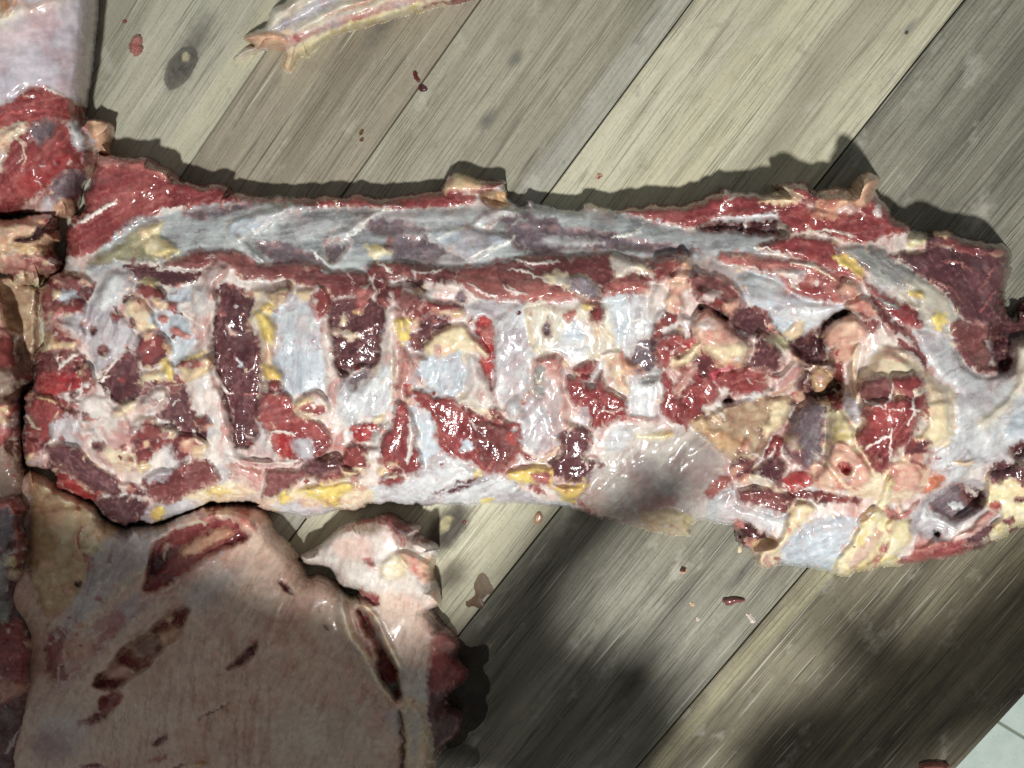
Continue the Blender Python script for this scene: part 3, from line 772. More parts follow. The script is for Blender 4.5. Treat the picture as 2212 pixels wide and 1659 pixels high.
A(None, "A2 250,1490 300,1460 430,1470 440,1520 300,1540", 'mus:brown', h=3); A(None, "A2 850,1440 1080,1490 1060,1520 880,1510", 'mus:brown', h=3)
A('loin', "F 190,572 235,522 260,496 300,470 390,455 470,440 560,436 640,442 700,452 830,453 930,453 1050,448 1150,451 1300,460 1370,468 1440,490 1560,500 1690,512 1705,530 1650,548 1560,556 1480,560 1400,556 1300,556 1220,562 1100,566 1020,582 930,580 850,584 800,594 740,590 640,576 560,570 520,558 400,556 360,570 200,590", 'mem:silver', h=2.5, e=16, r=2, ang=4)
A(None, "B1 640,430 860,290 1000,180 1170,150 1150,230 1280,330 1200,410 900,410", 'mem:olive', h=1, ang=30, soft=10)  # olive tone puts the shade cast by the muscle ridge into the colour
A('fat_lump', "B1 1040,310 1080,250 1150,240 1240,280 1290,350 1200,380 1100,370", 'fat:pale', h=4)
A(None, "B1 1000,200 1170,140 1160,220 1060,240", 'fat:pale', h=3)
for q in ("B1 1850,280 2060,290 2212,360 2212,430 2050,430 1900,330", "B2 0,290 250,310 440,370 480,440 200,430 100,380", "B2 1000,240 1250,240 1400,300 1300,420 1050,400 980,320",
          "B2 820,120 1000,120 1300,200 1100,230 900,240", "B2 1780,90 2212,120 2212,360 1900,330 1850,200", "B3 0,170 700,200 900,260 1400,330 1300,380 800,340 400,340 150,350 20,280",
          "B3 750,260 860,230 1000,280 1100,340 900,340 780,310", "B1 1330,60 1600,20 1900,10 1700,60 1500,120 1360,100"):
    A(None, q, 'mus:purple', h=-1.0, r=4, ang=4, soft=12, lump=0.5)
A('membrane_flap', "B2 540,240 680,180 780,110 950,40 830,140 720,220 640,260", 'mem:white', h=5, e=7, rim=(226, 226, 220), ang=25)
A('membrane_flap', "B2 1570,160 1660,60 1800,30 1890,80 1780,90 1730,165 1640,175", 'mem:white', h=5, e=7, rim=(226, 226, 220), ang=30)
A('membrane_flap', "B2 1280,220 1500,170 1750,200 1890,260 1720,330 1570,410 1420,340", 'mem:blue', h=5, e=7, rim=(222, 224, 220), ang=20, r=4)
A('membrane_flap', "B1 1660,130 1860,60 2090,10 2090,60 1880,200 1710,290 1640,230", 'mem:blue', h=5, e=7, rim=(214, 216, 208), ang=25)
A('membrane_flap', "B1 1700,260 1770,270 1880,370 1960,440 1850,430 1740,340", 'mem:silver', h=5, e=7, ang=-40, rim=(206, 208, 196))
for q in ("B2 955,40 860,100 760,190 640,255 530,265", "B2 1760,90 1730,165 1640,175 1560,165", "B2 1895,260 1780,320 1660,350 1570,415", "B1 2092,40 1960,140 1860,210 1710,290", "B2 250,20 180,70 60,100 0,140", "B2 1320,260 1440,200 1560,175", "B3 980,130 960,200 860,230 760,250", "B3 60,240 0,290", "B2 410,330 470,400 560,460"):
    Ln(q, 6, 'flat:222,222,216', h=2.2, r=2.0)
for q in ("B2 0,60 250,40 260,110 60,150", "B2 300,150 560,120 700,160 500,230 330,260", "B2 1000,60 1400,50 1500,110 1200,150", "B3 250,240 560,250 720,290 500,320 300,310"):
    A(None, q, 'mem:white', h=1, ang=18, soft=22, mixin=0.6)
A('torn_hole', "B2 500,320 560,280 640,290 690,330 620,420 570,450 520,390", 'mus:purple', h=-3, r=2, rim=(220, 214, 204))
Ln("B2 560,270 640,260 710,270 690,330 620,410 570,450", 11, 'fas:white', h=3)
A(None, "B2 820,320 900,290 960,320 1000,370 900,400 830,390", 'fat:pale', h=2, soft=6)
A(None, "B2 920,310 970,290 990,240 1000,330 960,340", 'mixed:pink', h=3)
Ln("A3 150,1465 300,1480 500,1528", 9, 'mem:cream', h=3); A('membrane_flap', "A3 555,1480 620,1465 770,1528 620,1528", 'mem:cream', h=3)
A(None, "A3 1450,1640 1700,1620 1900,1650 1980,1690 1700,1700", 'mem:silver', h=1)
A('fat_flap', "A2 1350,1380 1400,1290 1490,1240 1600,1290 1720,1300 1840,1320 1830,1380 1760,1400 1560,1400", 'mixed:cream', h=6, ang=0)
A(None, "A2 1640,1400 1800,1390 1880,1490 1700,1480", 'fat:brown', to=16, e=10)
Ln("A2 1760,1400 1790,1450 1860,1480", 16, 'fat:tan', h=6)

# muscle ridge along the rib heads
A('ridge_muscle', "B1 1240,410 1400,350 1640,335 1800,385 1900,435 B2 300,425 480,445 580,490 720,475 810,515 870,600 840,690 700,690 600,700 520,650 300,570 280,545 0,560 B1 1760,545 1650,455 1560,450 1400,480 1200,450", 'mus:brown', h=6, e=12, ang=-6)
A('ridge_muscle', "B1 900,460 1000,430 1200,470 1400,490 1460,530 1340,605 1180,605 1100,560 950,550", 'mus:dark', h=2, ang=5)
Ln("B1 830,400 930,430 1060,430 1200,460 1400,485", 8, h=2); Ln("B1 1130,470 1300,490 1440,500", 4, h=1.5)
A('ridge_muscle', "B2 815,490 880,420 1100,425 1400,465 1500,465 1900,395 2212,365 B3 400,375 760,365 1000,405 1180,375 1340,450 1400,560 1050,570 1000,650 700,700 600,710 500,710 400,690 200,730 100,745 B2 1980,750 1900,700 1700,705 1560,660 1400,630 1250,570 1100,540 950,570 870,560", 'mus:brown', h=6, e=12, ang=-8)
A(None, "B2 1850,580 2212,560 B3 300,600 500,680 300,725 100,735 B2 1980,730 1880,690", 'mus:pink', h=1, ang=-15, soft=14)
A(None, "B2 1430,560 1560,520 1800,560 1900,660 1700,700 1560,640", 'mus:pink', h=1, ang=-12, soft=14, mixin=0.6)
for q in ("B2 900,440 960,470 1000,510", "B2 1150,490 1300,500 1400,475", "B2 1560,590 1660,640 1760,690", "B2 1820,580 1830,640 1950,660", "B3 0,600 60,640 150,660", "B2 1900,410 2000,430 2212,420", "B3 0,490 100,480 220,540 380,600", "B3 60,420 200,430 330,440"):
    Ln(q, 5, h=1.5)
A('muscle_window', "B3 410,560 500,512 580,540 670,630 690,690 600,712 480,655 400,605", 'mus:purple', h=3, ang=-40, r=1.5, rim=(196, 186, 150))
A('fascia_fold', "B3 755,360 900,420 1060,470 1075,525 900,500 780,540 765,440", 'fas:cream', h=3, ang=-25, rim=(226, 220, 204))
A(None, "B3 780,540 1000,560 1040,640 900,650 720,690 700,640", 'mus:pink', h=1, ang=-10)
A(None, "B3 240,520 400,500 440,590 380,600", 'fas:cream', h=2)
A(None, "B2 1100,540 1250,560 1300,640 1180,630", 'mus:deep', h=-3)
A('fascia_fold', "B2 1240,600 1400,570 1520,610 1620,690 1520,720 1420,680 1300,660", 'fas:white', h=2, ang=-20)
A(None, "B2 1470,650 1540,650 1560,710 1490,720", 'mus:purple', h=-2); A(None, "B2 1540,740 1760,700 1960,740 1760,820 1640,850 1560,800", 'mem:lilac', h=1, ang=-20)

# left end, torn
A('torn_edge', "B1 330,570 450,510 600,520 690,600 640,700 600,900 620,1000 560,1060 640,1150 690,1300 600,1400 C1 560,150 550,300 400,300 380,450 320,480 330,600 180,590 160,400 180,200 B1 250,1290 260,1100 320,1000 310,850 280,680", 'mixed:red', h=3, r=4, lump=1.5)
A(None, "B1 430,650 520,620 600,690 480,710", 'mem:blue', h=2); A(None, "B1 380,640 430,610 430,680 390,690", 'fat:cream', h=3)
A(None, "B1 590,620 670,600 690,680 640,700", 'mus:dark', h=3); A(None, "B1 420,530 560,530 580,600 480,620", 'mus:brown', h=3)
A('red_shred', "B1 430,750 560,690 625,740 600,800 490,805", 'mus:red', h=6)
Ln("B1 400,800 400,860 480,900 540,960 570,1010", 18, 'fas:pink', h=5); Ln("B1 400,800 430,760", 16, 'mus:pink', h=5)
A(None, "B1 320,950 380,940 430,1020 380,1080 310,1080", 'fat:tan', h=3)
A('red_shred', "B1 260,1130 330,1080 620,1090 580,1170 460,1150 420,1230 290,1260", 'mus:brown', h=3, ang=10)
Ln("B1 420,1200 500,1130 580,1090", 9, h=3); A(None, "B1 460,1180 560,1160 590,1260 520,1250", 'mixed:pink', h=5)
A('red_shred', "B1 590,1160 660,1180 690,1280 640,1310 600,1260", 'mixed:red', h=5)
A(None, "B1 260,1240 560,1240 590,1330 400,1400 280,1380", 'mus:bright', h=2)
A('red_shred', "C1 190,200 270,105 400,115 450,190 545,220 552,350 505,365 470,260 400,270 345,420 270,440 240,300", 'mus:red', h=6, ang=60)
Ln("C1 260,110 340,130 420,160", 9, 'fat:tan', h=3); Ln("C1 190,250 240,320 290,340", 7, 'fas:cream', h=2)
A('membrane', "C1 380,320 480,270 550,260 580,330 560,400 600,470 520,470 400,430", 'mem:lilac', h=-2, ang=60, rim=(210, 206, 208))
A(None, "C1 230,560 330,520 350,600 240,610", 'fas:pink', h=4); A(None, "C1 170,380 250,420 260,540 180,560", 'mixed:red', h=4)

# first membrane panel and its neighbours
A('membrane', "B1 730,600 800,490 920,500 985,580 960,650 870,720 900,830 980,900 975,1060 820,1130 760,1240 690,1240 640,1050 560,960 440,880 480,820 600,790 650,700", 'mem:lilac', h=2.5, ang=70, rim=(226, 218, 212))
A(None, "B1 780,520 900,520 900,640 800,760 700,740", 'mem:white', h=0.5, ang=70, soft=20)
A('torn_hole', "B1 660,900 690,890 705,930 680,960 655,935", 'mus:deep', h=-4, r=1); A('torn_hole', "B1 710,1060 760,1030 800,1070 770,1115 720,1100", 'mus:dark', h=-4, r=2)
A('torn_hole', "B1 890,690 960,640 970,690 900,730", 'mus:dark', h=-3, r=2)
A(None, "B1 820,800 880,790 900,830 860,870 830,860", 'mixed:pink', h=3)
A('muscle_gap', "B1 780,1170 960,1070 1005,1180 1025,1350 960,1440 840,1450 760,1340 715,1280", 'mus:dark', h=-4, ang=80, r=3)
Ln("B1 710,1300 800,1260", 4, h=2); Ln("B1 690,1270 780,1200 900,1080", 6, 'fas:white', h=2)
Ln("B1 770,1330 800,1400 780,1460", 5, h=1.5)
A('fat_lump', "B1 950,680 1040,690 1100,800 1145,920 1050,955 960,880 905,760", 'fat:cream', h=5)
A('red_shred', "B1 990,600 1100,585 1200,640 1215,720 1140,775 1060,700 1000,660", 'mixed:red', h=6)
A(None, "B1 1000,570 1080,540 1160,580 1100,610", 'fat:pale', h=4)
A('membrane', "B1 1220,650 1350,590 1440,640 1430,700 1300,770 1390,900 1430,1020 1400,1090 1330,1150 1310,1290 1230,1230 1250,1050 1190,960 1130,920 1090,800 1210,760", 'mem:blue', h=1, ang=60, rim=(216, 216, 214))
for q in ("B1 1150,830 1200,810 1220,850 1170,870", "B1 1230,910 1290,900 1370,950 1360,990 1260,960", "B1 1210,720 1290,730 1290,790 1230,790"): A(None, q, 'mus:pink', h=4)
A('red_shred', "B1 1000,980 1090,925 1195,955 1225,1060 1180,1165 1090,1205 985,1100", 'mixed:red', h=6)
A('fat_lump', "B1 1185,1020 1235,1000 1255,1080 1215,1100", 'fat:tan', h=5); A('fat_lump', "B1 1190,1140 1250,1165 1265,1290 1190,1275", 'fat:yellow', h=4)
A(None, "B1 1020,1240 1180,1220 1190,1290 1060,1340", 'fat:cream', h=4)
Ln("B1 1290,740 1370,720 1410,760 1400,640", 6, h=3); Ln("B1 1330,770 1420,830 1470,980", 5, h=2); Ln("B1 1300,760 1370,830 1470,880", 4, h=2)

# ribs, dark gaps and membranes, from the torn end towards the neck
A('rib', "B1 1400,620 1520,600 1570,700 1535,880 1550,1080 1570,1240 1640,1400 1690,1659 C1 1700,400 1740,520 1980,580 1960,635 1640,575 1500,420 1400,250 B1 1380,1500 1350,1300 1380,1100 1440,1000 1400,850", 'fas:white', h=5, e=14, ang=80)
A('gristle_knob', "B1 1465,510 1580,425 1672,460 1655,525 1570,600 1565,700 1500,695 1490,600", 'fas:pink', h=7, ang=60)
A('red_shred', "B1 1280,1160 1370,1130 1500,1105 1565,1160 1500,1245 1340,1285", 'mixed:pink', h=6); A(None, "B1 1350,1130 1420,1090 1500,1080 1430,1120", 'fat:yellow', h=3)
A('muscle_gap', "B1 1585,590 1700,595 1830,655 1825,760 1800,860 1885,960 1895,1080 1905,1300 1895,1450 1855,1600 C1 1865,260 1875,380 1800,485 1715,490 1690,380 1655,240 B1 1600,1330 1560,1100 1530,960 1560,840", 'mus:dark', h=-4, e=7, ang=85, r=4)
Ln("B1 1550,640 1560,790 1540,830", 5, h=2); Ln("B1 1580,1130 1560,1240 1640,1360 1690,1390", 7, 'fas:white', h=3)
A(None, "B1 1650,880 1700,920 1720,960 1670,940", 'fas:pink', h=3); A(None, "B1 1730,1140 1760,1150 1760,1190 1730,1190", 'flat:190,190,196', h=2)
A('rib', "B1 1775,660 1900,600 2100,580 B2 285,560 300,640 240,720 150,720 150,800 165,900 150,1000 145,1100 205,1220 225,1300 150,1430 55,1475 40,1300 50,1100 40,950 -50,880 0,800 20,700", 'fas:cream', h=5, e=12, ang=80)
A('fat_lump', "B2 10,790 100,815 165,960 130,1015 55,940", 'fat:yellow', h=3); A(None, "B2 100,720 190,730 120,800 40,790", 'fat:yellow', h=2, soft=8)
A(None, "B2 90,640 250,580 270,690 180,735 100,690", 'fat:brown', h=4); A(None, "B2 60,1180 180,1220 200,1290 90,1270", 'fat:yellow', h=3)
A(None, "B2 90,1300 190,1290 210,1370 120,1440", 'mixed:red', h=4)
A('membrane', "B2 145,770 280,740 380,720 470,800 525,950 500,1080 525,1240 480,1335 330,1395 235,1375 200,1240 140,1130 170,960", 'mem:blue', h=0, e=8, ang=85, r=2)
A(None, "B2 250,650 310,660 330,740 260,800 230,760", 'mem:lilac', h=1, soft=8); A(None, "B2 300,800 470,800 510,920 380,930", 'mem:white', h=1, ang=85, soft=16)
A('red_shred', "B2 300,640 450,595 565,660 560,760 490,850 430,760 320,690", 'mixed:pink', h=5, ang=70); A(None, "B2 380,740 430,720 490,800 460,860", 'mus:bright', h=2, mixin=0.6, soft=8)
A('rib', "B2 525,820 560,960 570,1100 600,1200 680,1255 760,1335 900,1190 940,1000 950,755 1020,790 1045,1000 1035,1200 1015,1480 900,1545 760,1565 C2 720,425 640,255 560,160 B2 520,1300 510,1100 490,900", 'fas:white', h=4, e=13, ang=85)
A('membrane', "B2 640,1270 760,1340 900,1200 1000,1180 1010,1480 900,1545 760,1560 C2 720,420 650,300 B2 600,1480", 'mem:white', h=1, ang=60, r=4)
A(None, "B2 690,1280 800,1190 860,1210 800,1280 720,1340", 'mus:purple', h=-1, soft=7)
Ln("B2 1000,1060 1010,1250 1000,1460", 12, 'mem:cream', h=3)
A('muscle_gap', "B2 550,770 600,700 700,685 850,695 940,745 955,800 925,1000 912,1140 860,1195 760,1195 680,1255 600,1195 580,1050 560,940", 'mus:dark', h=-5, e=7, ang=30, r=2)
A('fat_lump', "B2 555,915 640,930 700,940 765,975 700,985 640,965 560,955", 'fas:cream', h=4); A(None, "B2 730,770 780,760 770,800 740,810", 'fat:tan', h=3)
A(None, "B2 740,650 820,600 840,680 780,770 740,740", 'mus:pink', h=3); Ln("B2 580,710 640,680 730,690", 7, h=3); Ln("B2 690,1250 740,1210 830,1185", 8, 'fas:white', h=3)
A('rib', "B2 1010,755 1120,830 1060,1000 1135,1100 1185,1200 1205,1285 1145,1340 1145,1430 1055,1490 1020,1400 1045,1200 1040,1000", 'fas:pink', h=6, e=12, ang=80)
A(None, "B2 1110,1310 1150,1330 1130,1410 1090,1380", 'mus:bright', h=-2); Ln("B2 1150,1330 1150,1420 1080,1470", 8, 'fas:cream', h=3)
A('fat_lump', "B2 1025,850 1165,830 1145,920 1125,1015 1060,1005", 'fat:yellow', h=3)
A('red_shred', "B2 870,560 960,560 1000,640 960,750 900,720 880,640", 'mixed:red', h=4)
A('fascia_fold', "B2 1000,640 1060,585 1200,635 1280,700 1500,740 1540,810 1480,840 1300,805 1160,845 1070,800", 'mixed:pink', h=5)
A('red_shred', "B2 1045,690 1130,645 1235,690 1200,765 1110,795", 'mus:brown', h=4, ang=45)
A('muscle_gap', "B2 1185,850 1300,805 1400,830 1420,890 1330,930 1260,1000 1200,1085 1135,1030 1150,960 1200,930", 'mus:dark', h=-2)
A(None, "B2 1150,860 1200,830 1210,890 1170,910", 'fat:pink', h=5); A(None, "B2 1130,960 1180,950 1200,1060 1150,1060", 'mus:brown', h=4); A(None, "B2 1150,1100 1270,1110 1280,1160 1190,1200", 'fas:pink', h=5)
A('fat_lump', "B2 1225,1045 1300,960 1450,880 1530,875 1600,970 1700,1090 1690,1125 1600,1085 1500,1055 1420,1105 1280,1120", 'fat:cream', h=6, r=4)
A('membrane', "B2 1200,1170 1290,1115 1400,1105 1500,1065 1540,1150 1545,1280 1520,1375 1420,1405 1280,1335 1205,1250", 'mem:blue', h=0, ang=80, r=2)
A(None, "B2 1500,1060 1560,1080 1560,1200 1520,1180", 'fat:pale', h=1, soft=10, mixin=0.6)
A('membrane', "B2 1160,1360 1280,1345 1420,1405 C2 1310,130 1190,110 B2 1140,1420", 'mem:white', h=1)
A('rib', "B2 1540,1080 1640,1140 1650,1220 1735,1350 1800,1500 C2 1900,100 1995,320 1900,345 1800,255 1690,225 1560,125 1480,95 B2 1540,1350", 'fas:white', h=5, e=13, ang=60)
A('red_shred', "C2 1470,170 1490,110 1540,90 1600,130 1700,190 1800,300 1700,280 1600,200", 'fas:cream', h=5); A(None, "C2 1700,200 1780,220 1840,320 1760,300", 'mixed:pink', h=5)
A('muscle_gap', "B2 1600,940 1650,825 1720,865 1745,1000 1755,1200 1735,1350 1660,1210 1640,1110 1710,1120 1640,980", 'mus:bright', h=-4, e=6)
A(None, "B2 1640,930 1700,900 1740,1000 1690,1010", 'mus:pink', h=4)
A('membrane', "B2 1755,825 1990,725 1980,900 2010,1050 2085,1105 2020,1180 2010,1350 2100,1420 2165,1560 C3 330,330 375,465 200,535 C2 2020,525 1935,420 1900,300 1985,200 B2 1900,1600 1800,1450 1740,1300 1755,1000", 'mem:white', h=2, ang=50, r=3)
A(None, "B2 1800,1000 1950,900 1980,1060 1850,1250 1780,1200", 'mem:lilac', h=0, ang=50, soft=26); A(None, "B2 2030,1330 2110,1460 2150,1640 2000,1600 1960,1450", 'mem:lilac', h=0, ang=60, soft=26)
A('membrane', "B3 135,730 250,715 400,755 560,735 680,715 785,790 795,950 785,1085 650,1125 480,1195 420,1145 330,1105 200,1115 160,960 125,840", 'mem:cream', h=3, ang=80, rim=(230, 226, 214))
A(None, "B3 420,900 520,850 590,920 560,1010 450,1020 380,960", 'mem:blue', h=0, soft=22); A(None, "B3 330,1030 560,1030 560,1130 460,1170 360,1100", 'mem:white', h=0, soft=16)
A('torn_hole', "B3 268,870 300,825 305,930 280,965 248,930", 'mus:purple', h=-4, r=1, rim=(180, 150, 146)); A(None, "B3 400,800 470,780 500,800 440,860 410,850", 'mus:pink', h=2, soft=8)
A('red_shred', "B3 520,710 640,700 700,790 640,880 580,800", 'mixed:pink', h=4); A(None, "B3 530,730 600,730 600,770 550,770", 'fat:yellow', h=3, mixin=0.7)
for q in ("B3 670,890 720,950 780,1000", "B3 640,870 660,1000", "B3 150,800 170,1000 220,1090"): Ln(q, 8, 'fas:cream', h=2)
A('membrane', "B3 700,690 900,655 1000,700 1020,800 1065,900 1045,980 920,980 885,1080 905,1190 950,1225 1105,1200 1105,1300 1085,1500 1060,1565 920,1545 885,1420 860,1250 800,1080 785,850", 'mem:white', h=2, ang=85)
A(None, "B3 720,720 860,700 880,900 800,1000", 'mem:blue', h=0, soft=20)
A('muscle_gap', "B3 905,1090 940,990 1040,970 1065,1060 1075,1180 960,1245 895,1190", 'mus:purple', h=-2, ang=20, rim=(206, 206, 208)); A('torn_hole', "B3 945,1275 1060,1238 1105,1270 1070,1315 980,1315", 'mem:grey', h=-3, r=1.5, rim=(220, 220, 216))
Ln("B3 900,860 960,840 1000,860", 4, h=2); Ln("B3 880,1050 950,1030 1020,1060", 4, h=2)
A('rib', "B3 640,1110 780,1065 870,1130 940,1190 860,1245 885,1400 800,1335 730,1200", 'fas:cream', h=4, ang=60); A(None, "B3 830,1120 930,1180 920,1240 850,1220", 'fat:peach', h=3)
Ln("B3 640,1150 700,1100 780,1090", 6, h=3)
A('rib', "B3 190,1115 380,1105 405,1200 420,1350 440,1500 C3 435,260 480,335 360,385 300,265 B3 250,1420 175,1350 180,1200", 'fas:pink', h=6, e=12, ang=80)
A(None, "B3 190,1200 260,1180 280,1370 220,1400 180,1330", 'mem:grey', h=1, soft=6)
A('red_shred', "B3 420,1250 560,1300 620,1330 685,1225 715,1330 800,1390 865,1440 845,1560 C3 845,255 740,315 640,375 600,335 590,250 500,180 B3 430,1400", 'mus:red', h=8, ang=60)
A('red_shred', "B3 480,1190 560,1145 645,1150 605,1275 500,1285", 'mus:red', h=6); Ln("B3 700,1500 760,1520 830,1490", 7, 'fas:pink', h=3)
Ln("B3 405,1150 440,1200 520,1240", 7, 'fas:cream', h=4); A(None, "C3 490,190 560,200 600,330 560,340", 'mem:lilac', h=1); A(None, "C3 800,230 870,220 850,300", 'mus:bright', h=3)
A('red_shred', "C3 360,400 480,330 595,350 605,480 560,560 690,600 620,650 580,695 540,755 450,745 330,705 290,600 380,540", 'mus:dark', h=7, r=4)
Ln("C3 580,640 560,590 600,550 650,580 640,620 600,660", 10, 'fas:white', h=3); A(None, "C3 90,490 200,540 370,480 330,570 170,580 110,540", 'mixed:red', h=-2)
Ln("C3 120,500 200,560", 9, 'fas:white', h=3); Ln("C3 380,460 300,560 220,580", 8, 'fas:cream', h=3)
Ln("C3 880,270 960,285 1040,300 1090,270", 22, 'fas:pink', h=5); A(None, "C3 900,330 1030,290 1080,340 960,390", 'fas:white', h=3)

# torn muscle along the rib ends
A('red_shred', "C2 20,270 60,100 220,80 300,150 310,220 420,270 530,330 565,470 480,565 400,595 200,565 110,420", 'mus:red', h=7, ang=10, r=4)
A('fat_lump', "C2 300,170 340,110 440,70 530,120 550,200 520,250 420,270 330,260", 'mixed:cream', h=6); A(None, "C2 340,190 420,170 510,180 510,240 420,240 360,220", 'mus:red', h=-1); Ln("C2 420,180 460,190", 10, h=3)
A(None, "C2 130,400 280,390 330,480 280,570 190,560", 'mus:bright', h=-2, ang=80); A(None, "C2 280,420 400,420 440,540 360,570 310,540", 'mem:lilac', h=2)
Ln("C2 100,370 200,370 300,390", 8, 'fas:white', h=4); Ln("C2 -30,590 100,600 150,560 100,470 120,390", 13, 'fas:white', h=4); Ln("C2 140,600 220,595 330,575", 13, 'fas:white', h=4)
A('red_shred', "C2 60,760 95,650 300,640 380,580 480,555 620,535 655,620 790,690 620,725 560,745 430,725 330,725 200,835 75,855", 'mus:brown', h=8, r=4)
A(None, "C2 360,600 500,560 620,560 640,640 500,700 380,700", 'mus:dark', h=3); A(None, "C2 540,690 600,670 620,720 580,745", 'mus:red', h=4)
A('red_shred', "C2 680,470 800,465 830,600 780,695 650,685 640,600", 'mixed:red', h=5); A('red_shred', "C2 720,330 900,295 930,350 840,425 740,445", 'mus:bright', h=4)
A(None, "C2 860,260 940,250 930,300 880,300", 'fat:cream', h=5); A(None, "C2 880,360 960,300 980,320 900,420 860,440", 'mem:grey', h=3); A(None, "C2 800,500 920,480 930,560 830,590", 'mixed:cream', h=4)
A('red_shred', "C2 1025,160 1115,200 1165,300 1190,400 1195,520 1225,655 1090,685 1060,620 940,605 910,480 925,400 1000,330", 'mus:red', h=7, ang=75, r=4)
Ln("C2 1125,250 1145,350 1130,500 1110,605", 13, 'fas:white', h=4, name='gristle_strip'); A(None, "C2 1020,170 1100,170 1110,230 1040,230", 'mus:bright', h=3)
A(None, "C2 920,620 1050,600 1060,690 900,690", 'mixed:cream', h=3); A('red_shred', "C2 910,735 960,675 1085,690 1050,765 960,775", 'mus:red', h=6)
A('membrane', "C2 1145,180 1280,265 1325,400 1345,520 1250,605 1205,560 1190,400", 'mem:blue', h=0, ang=75)
A('red_shred', "C2 1160,60 1300,110 1400,110 1500,170 1600,230 1700,265 1850,290 1935,330 1945,430 1905,560 1820,645 1740,705 1620,640 1560,585 1430,565 1340,485 1320,380 1290,280 1190,180", 'mus:red', h=4, ang=-45, r=4)
A(None, "C2 1490,480 1560,430 1595,490 1530,520", 'mem:blue', h=-1, soft=6); A(None, "C2 1600,320 1800,320 1900,400 1850,560 1740,660 1640,560", 'mus:brown', h=4, soft=8)
A(None, "C2 1850,290 1930,330 1920,450 1830,420", 'mus:bright', h=4); A(None, "C2 1860,340 1900,350 1890,390", 'mem:white', h=2)
A('belly_membrane', "C2 820,770 1000,765 1200,690 1340,565 1500,585 1620,665 1800,690 1900,745 2050,845 C3 400,875 560,905 640,960 440,920 0,900 C2 1600,905 1110,915 900,905 840,900", 'mem:white', h=2, ang=25, r=2)
A(None, "C2 1240,590 1360,530 1420,570 1320,650 1200,690", 'mem:lilac', h=1, soft=12); A(None, "C3 -100,790 100,830 350,880 300,905 0,885", 'mem:lilac', h=0, soft=16, mixin=0.7)
A('torn_hole', "C2 1265,835 1400,765 1560,705 1655,685 1570,765 1420,820", 'mus:dark', h=-3, ang=25, r=2, rim=(210, 206, 208)); Ln("C2 1370,820 1450,770 1600,740", 4, 'mem:white', h=2)
A('fat_lump', "C2 1810,670 1900,645 C3 60,650 150,615 290,615 335,700 340,760 450,755 540,740 560,680 575,780 500,860 400,855 340,800 280,760 200,745 60,745", 'fat:yellow', h=6)
A(None, "C3 165,680 260,650 325,700 280,765 190,735", 'mus:pink', h=2); A(None, "C3 145,740 230,770 285,815 200,805", 'mus:pink', h=1); A(None, "C3 330,690 390,700 380,760 330,760", 'fas:white', h=1); A(None, "C3 385,770 430,760 440,800 400,810", 'mus:pink', h=1, mixin=0.6)
A(None, "C2 1580,650 1640,650 1640,690 1590,690", 'fat:yellow', h=3); A(None, "C2 1630,860 1720,840 1740,860 1650,885", 'fat:yellow', h=2)
A('fascia_sheet', "C1 1340,810 1500,750 1800,735 1900,795 C2 60,875 330,765 720,720 855,800 845,895 600,945 300,975 0,915 C1 1900,895 1500,905 1330,880", 'fas:cream', h=2, ang=5, lump=0.5)
A('fat_lump', "C2 320,790 430,770 560,745 700,705 725,780 630,835 600,905 500,870 400,835", 'fat:yellow', h=4, r=4)
A(None, "C2 170,840 230,800 280,860 260,905 190,890", 'fat:yellow', h=5); A(None, "C2 470,840 600,840 590,890 480,880", 'fat:yellow', h=2, mixin=0.6); A(None, "C1 1500,790 1640,770 1700,810 1560,840", 'fat:yellow', h=2, soft=8, mixin=0.7)
A('membrane', "C2 120,905 300,885 450,920 640,935 450,985 250,980", 'mem:lilac', h=0, ang=0); A('membrane', "C1 930,1030 1080,900 1280,870 1480,885 1330,970 1200,1025 1000,1035", 'mem:lilac', h=1, ang=25)
for q in ("C1 1110,920 1180,910 1190,1010 1120,1000", "C2 80,930 140,930 140,960 90,960"): A(None, q, 'fat:yellow', h=2, soft=6)

# lower part of the torn end
A('muscle_slab', "C1 330,465 430,455 545,465 640,555 740,640 835,680 885,780 860,840 740,825 655,815 560,725 450,655 355,585", 'mus:dark', h=6, ang=-30, rim=(150, 110, 110))
A('muscle_slab', "C1 385,700 470,660 600,760 725,815 705,875 560,835 430,750", 'mus:bright', h=1)
A('muscle_slab', "C1 685,870 860,830 1000,850 1085,885 1005,1005 900,1055 795,1005 715,930", 'mus:dark', h=4, ang=30)
A('rib', "C1 555,150 700,95 800,150 860,200 960,300 970,480 985,570 1100,605 1155,560 1045,685 980,695 850,645 740,605 635,500 700,470 660,360 595,250", 'fas:white', h=4, ang=-40)
A('torn_hole', "C1 680,420 740,440 740,510 680,490", 'mus:dark', h=-4); A('torn_hole', "C1 510,60 570,70 550,130 510,110", 'mus:deep', h=-5); A('torn_hole', "C1 590,230 640,240 640,290 600,280", 'mus:dark', h=-4)
Ln("C1 560,390 640,380 690,370", 8, 'fas:white', h=3); A(None, "C1 740,510 860,500 980,560 970,670 850,640", 'fas:cream', h=2); A(None, "C1 990,590 1090,570 1080,650 1000,660", 'fat:yellow', h=2, mixin=0.6)
A('muscle_gap', "C1 1100,20 1240,30 1360,45 1395,200 1490,330 1505,425 1380,425 1280,325 1130,255 1220,135", 'mus:dark', h=0, ang=-50)
A('muscle_gap', "B1 1040,1320 1180,1280 1300,1300 1260,1370 1120,1440 1020,1440", 'mus:brown', h=-1)
A('fascia_fold', "C1 980,190 1060,100 1180,45 1225,75 1215,155 1100,235 1000,230", 'fas:white', h=7, ang=30)
A('red_shred', "C1 820,210 950,130 990,180 900,260 840,270", 'fas:cream', h=3, ang=30)
